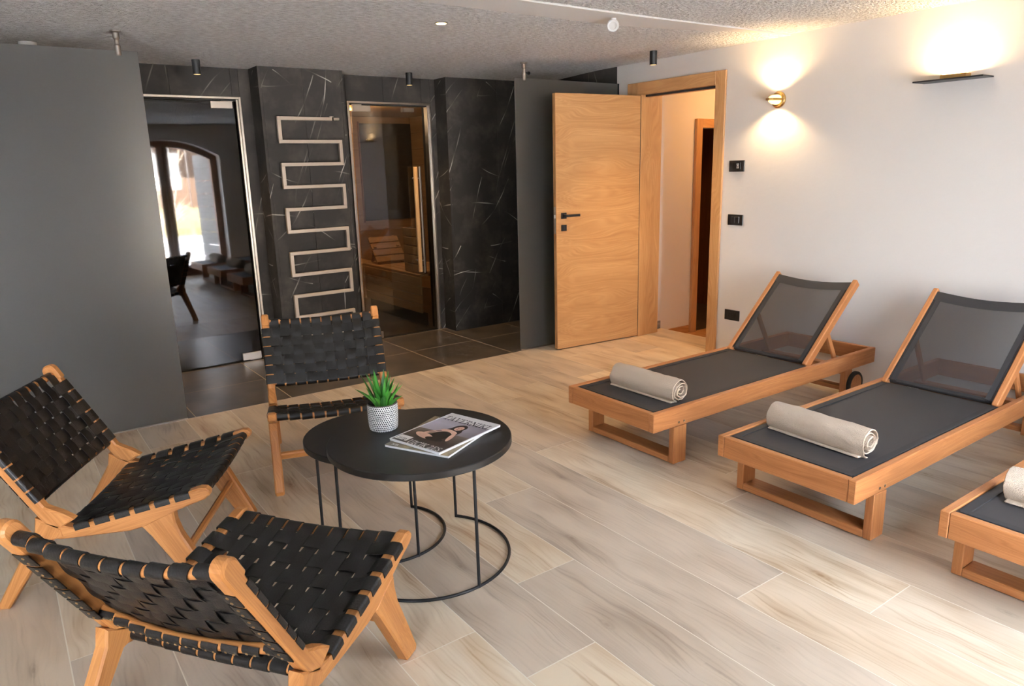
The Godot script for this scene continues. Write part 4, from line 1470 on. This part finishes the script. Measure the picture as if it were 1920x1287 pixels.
	var pitch := 2.0 * hw / nv
	for i in nv:
		var x := -hw + pitch * (i + 0.5)
		var A: Vector3 = low_at.call(x)
		var B: Vector3 = top_at.call(x)
		var pts := []
		var nor := []
		var sides := []
		var add := func(p: Vector3, nn: Vector3) -> void:
			pts.append(p); nor.append(nn); sides.append(Vector3.RIGHT)
		# tab up the back of the lower rail, round it, up the front, over the top rail and down behind
		for k in range(0, 12):
			var a := lerpf(-0.42 * PI, PI, k / 11.0)
			add.call(A + (-n3 * cos(a) - d3 * sin(a)) * R, (-n3 * cos(a) - d3 * sin(a)))
		var L := (B - A).length()
		var m := 40
		for k in range(1, m):
			var t := float(k) / m
			var ss := s_low + L * t
			var ph := (ss - 0.098) / 0.0545
			var w := cos(PI * (ph - 0.5)) * (1.0 if i % 2 == 0 else -1.0)
			var env := smoothstep(0.0, 0.08, t) * smoothstep(1.0, 0.92, t)
			add.call(A.lerp(B, t) + n3 * lerpf(R, 0.0145 + 0.0031 * w, env), n3)
		for k in range(0, 9):
			var a := PI * 1.15 * k / 8.0
			add.call(B + (n3 * cos(a) + d3 * sin(a)) * R, (n3 * cos(a) + d3 * sin(a)))
		var st := mb()
		weave_band(st, pts, nor, sides, 0.0490)
		var band := part("back_strap", st, M.leather, o)
		for sx in [-0.012, 0.012]:
			var tb := mb()
			lathe(tb, [Vector2(0.0042, 0.0), Vector2(0.0038, 0.002), Vector2(0.0, 0.003)], 8, false, A - n3 * (R + 0.0008) + Vector3(sx, 0, 0), Basis(Vector3.RIGHT, -n3, Vector3.RIGHT.cross(-n3)))
			part("stud", tb, M.stud, band)
	for j in nh:
		var sc := 0.098 + 0.0545 * (j + 0.5)
		var base := Bc + d * sc
		var pts := []
		var nor := []
		var sides := []
		var add := func(p: Vector3, nn: Vector3) -> void:
			pts.append(p); nor.append(nn); sides.append(d3)
		var face := 0.0200
		var xo := 0.3265
		add.call(P3.call(-xo, base) + n3 * (face - 0.016), Vector3.LEFT)
		add.call(P3.call(-xo, base) + n3 * (face - 0.006), Vector3.LEFT)
		add.call(P3.call(-xo + 0.002, base) + n3 * (face - 0.002), (Vector3.LEFT + n3).normalized())
		add.call(P3.call(-xo + 0.006, base) + n3 * face, n3)
		var m := 60
		for k in m + 1:
			var x := lerpf(-0.300, 0.300, float(k) / m)
			var ph := (x + hw) / pitch
			var w := -cos(PI * (ph - 0.5)) if false else -sin(PI * ph) * (1.0 if (int(floor(ph)) % 2 == 0) == (int(floor(ph)) % 2 == 0) else 1.0)
			w = -sin(PI * ph) * (1.0 if j % 2 == 0 else -1.0)
			var env := smoothstep(0.300, 0.268, absf(x))
			var z := lerpf(face, 0.0145 + 0.0031 * w - bow_back.call(clampf(x, -hw, hw)), env)
			add.call(P3.call(x, base) + n3 * z, n3)
		add.call(P3.call(xo - 0.006, base) + n3 * face, n3)
		add.call(P3.call(xo - 0.002, base) + n3 * (face - 0.002), (Vector3.RIGHT + n3).normalized())
		add.call(P3.call(xo, base) + n3 * (face - 0.006), Vector3.RIGHT)
		add.call(P3.call(xo, base) + n3 * (face - 0.016), Vector3.RIGHT)
		var st := mb()
		weave_band(st, pts, nor, sides, 0.0480)
		# tabs behind the stiles
		for s in [-1.0, 1.0]:
			var tp := []
			var tn := []
			var td := []
			for k in 4:
				tp.append(P3.call(s * (0.318 - 0.016 * k), base) - n3 * (0.0275 if k < 3 else 0.024))
				tn.append(-n3); td.append(d3)
			weave_band(st, tp, tn, td, 0.0455)
		var band := part("back_strap", st, M.leather, o)
		for s in [-1.0, 1.0]:
			for e in [-0.011, 0.011]:
				var tb := mb()
				lathe(tb, [Vector2(0.0042, 0.0), Vector2(0.0038, 0.002), Vector2(0.0, 0.003)], 8, false, P3.call(s * 0.292, base + d * e) - n3 * 0.0285, Basis(Vector3.RIGHT, -n3, Vector3.RIGHT.cross(-n3)))
				part("stud", tb, M.stud, band)
	# straps of the seat, front to back
	for i in nv:
		var x := -hw + pitch * (i + 0.5)
		var F: Vector3 = front_at.call(x)
		var Q: Vector3 = rear_at.call(x)
		var along := (Q - F).normalized()
		var up := Vector3.RIGHT.cross(along).normalized()
		if up.y < 0: up = -up
		var pts := []
		var nor := []
		var sides := []
		var add := func(p: Vector3, nn: Vector3) -> void:
			pts.append(p); nor.append(nn); sides.append(Vector3.RIGHT)
		for k in range(0, 10):
			var a := PI * 1.2 * (1.0 - k / 9.0)
			add.call(F + (up * cos(a) - along * sin(a)) * R, up * cos(a) - along * sin(a))
		var L := (Q - F).length()
		var m := 40
		for k in range(1, m):
			var t := float(k) / m
			var w := sin(PI * (t * L - 0.030) / 0.0735) * (1.0 if i % 2 == 0 else -1.0)
			var env := smoothstep(0.0, 0.08, t) * smoothstep(1.0, 0.92, t)
			add.call(F.lerp(Q, t) + up * (lerpf(R, 0.0140 + 0.0031 * w, env) - 0.012 * sin(PI * t)), up)
		for k in range(0, 10):
			var a := PI * 1.25 * k / 9.0
			add.call(Q + (up * cos(a) + along * sin(a)) * R, up * cos(a) + along * sin(a))
		var st := mb()
		weave_band(st, pts, nor, sides, 0.0490)
		part("seat_strap", st, M.leather, o)
	var F0 := Vector2(0.004, 0.402)
	var Q0 := Vector2(-0.492, 0.288)
	var al := (Q0 - F0).normalized()
	var un := Vector2(-al.y, al.x)
	if un.y < 0: un = -un
	var al3 := Vector3(0, al.y, -al.x)
	var un3 := Vector3(0, un.y, -un.x)
	for j in nh:
		var dist := 0.030 + 0.0735 * (j + 0.5)
		var base := F0 + al * dist
		var sagx := 0.012 * sin(PI * dist / (Q0 - F0).length())
		var pts := []
		var nor := []
		var sides := []
		var add := func(p: Vector3, nn: Vector3) -> void:
			pts.append(p); nor.append(nn); sides.append(al3)
		# rail top at this place
		var face := 0.0195
		var xo := 0.3268
		add.call(P3.call(-xo, base) + un3 * (face - 0.024), Vector3.LEFT)
		add.call(P3.call(-xo, base) + un3 * (face - 0.008), Vector3.LEFT)
		add.call(P3.call(-xo + 0.002, base) + un3 * (face - 0.002), (Vector3.LEFT + un3).normalized())
		add.call(P3.call(-xo + 0.008, base) + un3 * face, un3)
		var m := 60
		for k in m + 1:
			var x := lerpf(-0.300, 0.300, float(k) / m)
			var ph := (x + hw) / pitch
			var w := -sin(PI * ph) * (1.0 if j % 2 == 0 else -1.0)
			var env := smoothstep(0.300, 0.262, absf(x))
			var z := lerpf(face, 0.0140 + 0.0031 * w - sag.call(clampf(x, -hw, hw)) * 0.97 - sagx, env)
			add.call(P3.call(x, base) + un3 * z, un3)
		add.call(P3.call(xo - 0.008, base) + un3 * face, un3)
		add.call(P3.call(xo - 0.002, base) + un3 * (face - 0.002), (Vector3.RIGHT + un3).normalized())
		add.call(P3.call(xo, base) + un3 * (face - 0.008), Vector3.RIGHT)
		add.call(P3.call(xo, base) + un3 * (face - 0.024), Vector3.RIGHT)
		var st := mb()
		weave_band(st, pts, nor, sides, 0.0535)
		part("seat_strap", st, M.leather, o)
	return o

func build_chairs() -> void:
	var base := make_chair()
	var spec := [[0.722, -2.136, 0.81, -0.585, "woven black leather chair in front, seen from behind"], [0.6345, -2.926, 0.870, 0.494, "woven black leather chair beside the frosted partition"], [1.2485, -3.2355, -0.30, 0.954, "woven black leather chair behind the table facing camera"]]
	for i in 3:
		var s: Array = spec[i]
		var o := base
		if i:
			o = base.duplicate()
			o.name = numbered("woven_armchair")
			add_child(o)
		o.position = Vector3(s[0], 0, s[1])
		o.rotation.y = atan2(-s[2], -s[3])
		o.set_meta("label", s[4])

# ------------------------------------------------------------------ table and what stands on it
func make_table(label: String, c: Vector3, r: float, ring: float, h: float, gap: Array) -> void:
	var o := thing("round_coffee_table", label, "table", c, 0, "nested black coffee tables")
	var st := mb()
	lathe(st, [Vector2(0, h - 0.028), Vector2(r - 0.004, h - 0.028), Vector2(r, h - 0.024), Vector2(r, h - 0.003), Vector2(r - 0.003, h), Vector2(0, h)], 96)
	part("table_top", st, M.table_top, o)
	var pts := []
	for i in 65:
		var a := lerpf(deg_to_rad(gap[0]), deg_to_rad(gap[2]), i / 64.0)
		pts.append(Vector3(ring * cos(a), 0.0065, ring * sin(a)))
	var fs := mb()
	tube(fs, pts, 0.0062, 10)
	part("floor_ring", fs, M.black_metal, o)
	for g in gap:
		var a := deg_to_rad(g)
		var p := Vector3(ring * cos(a), 0, ring * sin(a))
		var ls := mb()
		tube(ls, [p + Vector3(0, 0.002, 0), p * Vector3(0.99, 1, 0.99) + Vector3(0, h - 0.027, 0)], 0.0062, 10)
		part("leg", ls, M.black_metal, o)

func build_tables() -> void:
	make_table("larger round black table carrying the plant and magazines", Vector3(1.247, 0, -2.385), 0.358, 0.336, 0.51, [-38.0, 84.0, 208.5])
	make_table("smaller round black table tucked under the larger one", Vector3(1.185, 0, -2.652), 0.298, 0.262, 0.468, [-35.0, 84.0, 215.0])
	# plant
	var P := thing("potted_succulent", "green spiky succulent in a dotted white pot on table", "plant", Vector3(1.180, 0.51, -2.567))
	var st := mb()
	lathe(st, [Vector2(0.0, 0.0), Vector2(0.050, 0.0), Vector2(0.0555, 0.004), Vector2(0.058, 0.012)], 48, false, Vector3.ZERO, Basis(), Vector2(1, 8.8))
	lathe(st, [Vector2(0.058, 0.012), Vector2(0.0605, 0.045), Vector2(0.0612, 0.08), Vector2(0.0608, 0.108)], 48, true, Vector3.ZERO, Basis(), Vector2(1, 8.8))
	part("pot", st, M.pot, P)
	st = mb()
	lathe(st, [Vector2(0.0608, 0.108), Vector2(0.059, 0.1115), Vector2(0.056, 0.1115), Vector2(0.055, 0.104), Vector2(0.055, 0.09)], 48)
	part("pot_rim", st, M.pot_rim, P)
	st = mb()
	lathe(st, [Vector2(0.0555, 0.094), Vector2(0.03, 0.098), Vector2(0.0, 0.1)], 32)
	part("soil", st, M.soil, P)
	rng.seed = 21
	for ring in [[7, 0.020, 0.140, 0.26], [10, 0.032, 0.130, 0.58], [11, 0.040, 0.105, 0.98]]:
		for k in ring[0]:
			var az: float = TAU * (k + rng.randf_range(-0.25, 0.25)) / ring[0] + ring[3] * 3.0
			var len: float = ring[2] * rng.randf_range(0.8, 1.15)
			var lean: float = ring[3] * rng.randf_range(0.75, 1.25)
			var rad := Vector3(cos(az), 0, sin(az))
			var side := Vector3(-sin(az), 0, cos(az))
			var ls := mb()
			var prev := []
			var p: Vector3 = rad * ring[1] * rng.randf_range(0.3, 1.0) + Vector3(0, 0.094, 0)
			var n := 8
			var w0 := rng.randf_range(0.0095, 0.0130)
			for i in n + 1:
				var t := float(i) / n
				var ang := lean * (0.55 + 0.75 * t) - 0.35 * t * t * lean
				var dir := Vector3.UP * cos(ang) + rad * sin(ang)
				var inw := Vector3.UP * sin(ang) - rad * cos(ang)
				var w := w0 * (0.75 + 0.9 * t) * (1.0 - pow(t, 1.7)) if t < 1.0 else 0.0002
				var ringp := [p - side * w + inw * w * 0.25, p - inw * w * 0.55, p + side * w + inw * w * 0.25, p + inw * w * 0.02]
				if prev:
					for q in 4:
						var q2 := (q + 1) % 4
						quad(ls, prev[q2], prev[q], ringp[q], ringp[q2], Vector2.ZERO, Vector2.ZERO, Vector2.ZERO, Vector2.ZERO)
				prev = ringp
				p += dir * len / n
			part("leaf", ls, M["leaf_%d" % rng.randi_range(0, 2)], P)
	# magazines
	magazine("lower magazine peeping out from under the glossy one", Vector3(1.090, 0.51, -2.377), Vector3(1.220, 0.51, -2.124), 0.352, 0.010, false)
	magazine("glossy fashion magazine lying on top of another magazine", Vector3(1.123, 0.5205, -2.402), Vector3(1.197, 0.5205, -2.150), 0.356, 0.009, true)

func magazine(label: String, bl: Vector3, br: Vector3, height: float, th: float, upper: bool) -> void:
	var right := (br - bl)
	var w := right.length()
	right = right.normalized()
	var up := Vector3(right.z, 0, -right.x)     # from the foot of the cover to its head
	var o := thing("magazine", label, "magazine", bl, 0.0, "magazines on the table")
	o.basis = Basis(right, Vector3.UP, -up)      # own +x reads along the line, own -z is the head
	boxp("pages", Vector3(w * 0.5, th * 0.5, -height * 0.5), Vector3(w - 0.002, th - 0.0012, height - 0.002), M.paper, o, 0.0008)
	var st := mb()
	var c := [Vector3(0, th, 0), Vector3(w, th, 0), Vector3(w, th, -height), Vector3(0, th, -height)]
	quad(st, c[0], c[1], c[2], c[3], Vector2(0, 1), Vector2(1, 1), Vector2(1, 0), Vector2(0, 0))
	var lowc := []
	for q in c: lowc.append(q - Vector3(0, 0.0006, 0))
	for k in 4:
		var j := (k + 1) % 4
		quad(st, lowc[k], lowc[j], c[j], c[k], Vector2(0.5, 0.05), Vector2(0.5, 0.05), Vector2(0.5, 0.05), Vector2(0.5, 0.05))
	part("cover", st, M.cover_print if upper else M.cover_lower, o)
	if upper:
		text(o, "TAVERNIKI", Vector3(w * 0.055, th, -height * 0.845), w * 0.88, 0.042, M.ink_black)
		text(o, "IUR", Vector3(w * 0.07, th, -height * 0.066), w * 0.17, 0.030, M.ink_black)
		text(o, "UICIK 2ES", Vector3(w * 0.31, th, -height * 0.066), w * 0.62, 0.034, M.ink_white)
	else:
		text(o, "Mag", Vector3(w * 0.08, th, -height * 0.93), w * 0.22, 0.022, M.ink_white)
		text(o, "SB", Vector3(w * 0.08, th, -height * 0.05), w * 0.10, 0.014, M.ink_white)

func text(o: Node3D, s: String, at: Vector3, width: float, height: float, m: Material) -> void:
	var f := SystemFont.new()
	f.font_names = PackedStringArray(["Droid Serif"])
	var t := TextMesh.new()
	t.text = s
	t.font = f
	t.font_size = 64
	t.pixel_size = 0.001
	t.depth = 0.004
	t.horizontal_alignment = HORIZONTAL_ALIGNMENT_LEFT
	t.vertical_alignment = VERTICAL_ALIGNMENT_CENTER
	var b := t.get_aabb()
	var i := inst("cover_lettering", t, m, o)
	var sx := width / b.size.x
	var sy := height / 0.048
	i.transform = Transform3D(Basis(Vector3(sx, 0, 0), Vector3(0, 0, -sy), Vector3(0, 0.08, 0)), at + Vector3(-b.position.x * sx, 0.0, 0))

# ------------------------------------------------------------------ garden seen in the mirror
func build_garden() -> void:
	var g := structure("ground", "pale gravel courtyard outside the garden doors")
	slab("gravel", -14, 18, -0.35, -0.06, ZF + 0.36, 22, M.stone_ground, g, 0.0)
	slab("sill_stone", -2.9, XW, -0.12, 0.0, ZF + 0.3, ZF + 0.62, M.stone_ground, g, 0.004)
	var s := thing("window_shutter", "weathered grey plank shutter with a diagonal brace standing open", "shutter", Vector3(3.32, 0, ZF + 0.40), deg_to_rad(-97))
	for i in 9:
		boxp("board", Vector3(0.40, 0.11 + i * 0.215, 0), Vector3(0.80, 0.205, 0.022), M.grey_wood, s, 0.004)
	for y in [0.25, 1.70]: boxp("ledge", Vector3(0.40, y, -0.025), Vector3(0.76, 0.10, 0.025), M.grey_wood, s, 0.004)
	for x in [0.05, 0.75]: boxp("edge_stile", Vector3(x, 0.98, -0.025), Vector3(0.09, 1.90, 0.026), M.grey_wood, s, 0.004)
	boxp("brace", Vector3(0.40, 0.98, -0.026), Vector3(1.55, 0.075, 0.026), M.brown_boards, s, 0.004, Basis(Vector3.BACK, deg_to_rad(-66)))
	for y in [0.3, 1.65]: boxp("strap_hinge", Vector3(0.02, y, -0.03), Vector3(0.10, 0.05, 0.02), M.black_metal, s, 0.002)
	var house := thing("courtyard_house", "brown boarded house across the courtyard with pale eaves", "house", Vector3(3.6, -0.06, 12.5))
	for i in 26: boxp("board", Vector3(-6.2 + i * 0.48, 1.6, 0), Vector3(0.46, 3.2, 0.06), M.brown_boards, house, 0.006)
	boxp("eaves", Vector3(0, 3.28, -0.5), Vector3(12.8, 0.16, 1.3), M.white_plastic, house, 0.01)
	boxp("roof", Vector3(0, 3.75, 0.6), Vector3(13, 0.12, 3.4), M.roof, house, 0.01, Basis(Vector3.RIGHT, deg_to_rad(-18)))
	for x in [-4.5, -1.5, 1.5, 4.5]: boxp("window", Vector3(x, 1.9, -0.04), Vector3(0.9, 1.1, 0.06), M.white_plastic, house, 0.01)
	rng.seed = 64
	for k in 3:
		var b := thing("bare_shrub", ["tall bare shrub standing outside the arched garden door", "bare shrub nearer to the grey shutter", "bare shrub on the far side of the courtyard"][k], "shrub", Vector3([3.05, 2.4, -1.5][k], -0.06, [3.4, 5.0, 4.4][k]), 0, "bare shrubs in the courtyard")
		for i in 9:
			var st := mb()
			var az := rng.randf() * TAU
			var lean := rng.randf_range(0.05, 0.4)
			var h := rng.randf_range(1.5, 2.6)
			var p := Vector3(cos(az), 0, sin(az)) * 0.06
			var pts := []
			for q in 7:
				var t := q / 6.0
				pts.append(p + Vector3(cos(az) * sin(lean), cos(lean), sin(az) * sin(lean)) * h * t + Vector3(rng.randf_range(-1, 1), 0, rng.randf_range(-1, 1)) * 0.04 * t)
			tube(st, pts, 0.014, 6, false, 0.004)
			for q in 12:
				var idx := rng.randi_range(2, 5)
				var a2 := rng.randf() * TAU
				var e: Vector3 = pts[idx]
				var f := e + Vector3(cos(a2) * 0.35, rng.randf_range(0.15, 0.5), sin(a2) * 0.35) * rng.randf_range(0.5, 1.2)
				tube(st, [e, e.lerp(f, 0.5) + Vector3(0, 0.03, 0), f], 0.006, 5, false, 0.002)
			part("stem", st, M.bark, b)
	var hd := thing("low_hedge", "low olive hedge along the courtyard house", "hedge", Vector3(3.4, -0.06, 11.3))
	var hs := mb()
	var n := FastNoiseLite.new()
	n.seed = 3
	n.frequency = 2.2
	var hp := func(i: int, j: int) -> Vector3:
		var a := PI * j / 10.0
		var x := -5.0 + i * 0.125
		var r := 0.62 + 0.22 * n.get_noise_2d(x, j * 0.4)
		return Vector3(x, 1.25 * r * sin(a), -cos(a) * r)
	for i in 80:
		for j in 10:
			quad(hs, hp.call(i, j), hp.call(i, j + 1), hp.call(i + 1, j + 1), hp.call(i + 1, j), Vector2.ZERO, Vector2.ZERO, Vector2.ZERO, Vector2.ZERO)
	part("foliage", hs, M.hedge, hd)

func _ready() -> void:
	set_light()
	materials()
	build_floor()
	build_ceiling()
	build_walls()
	build_doors()
	build_partitions()
	build_garden()
	build_loungers()
	build_chairs()
	build_tables()
	build_radiator()
	build_sauna()
	build_corridor_lamp()
	build_wall_fittings()
	build_ceiling_fittings()
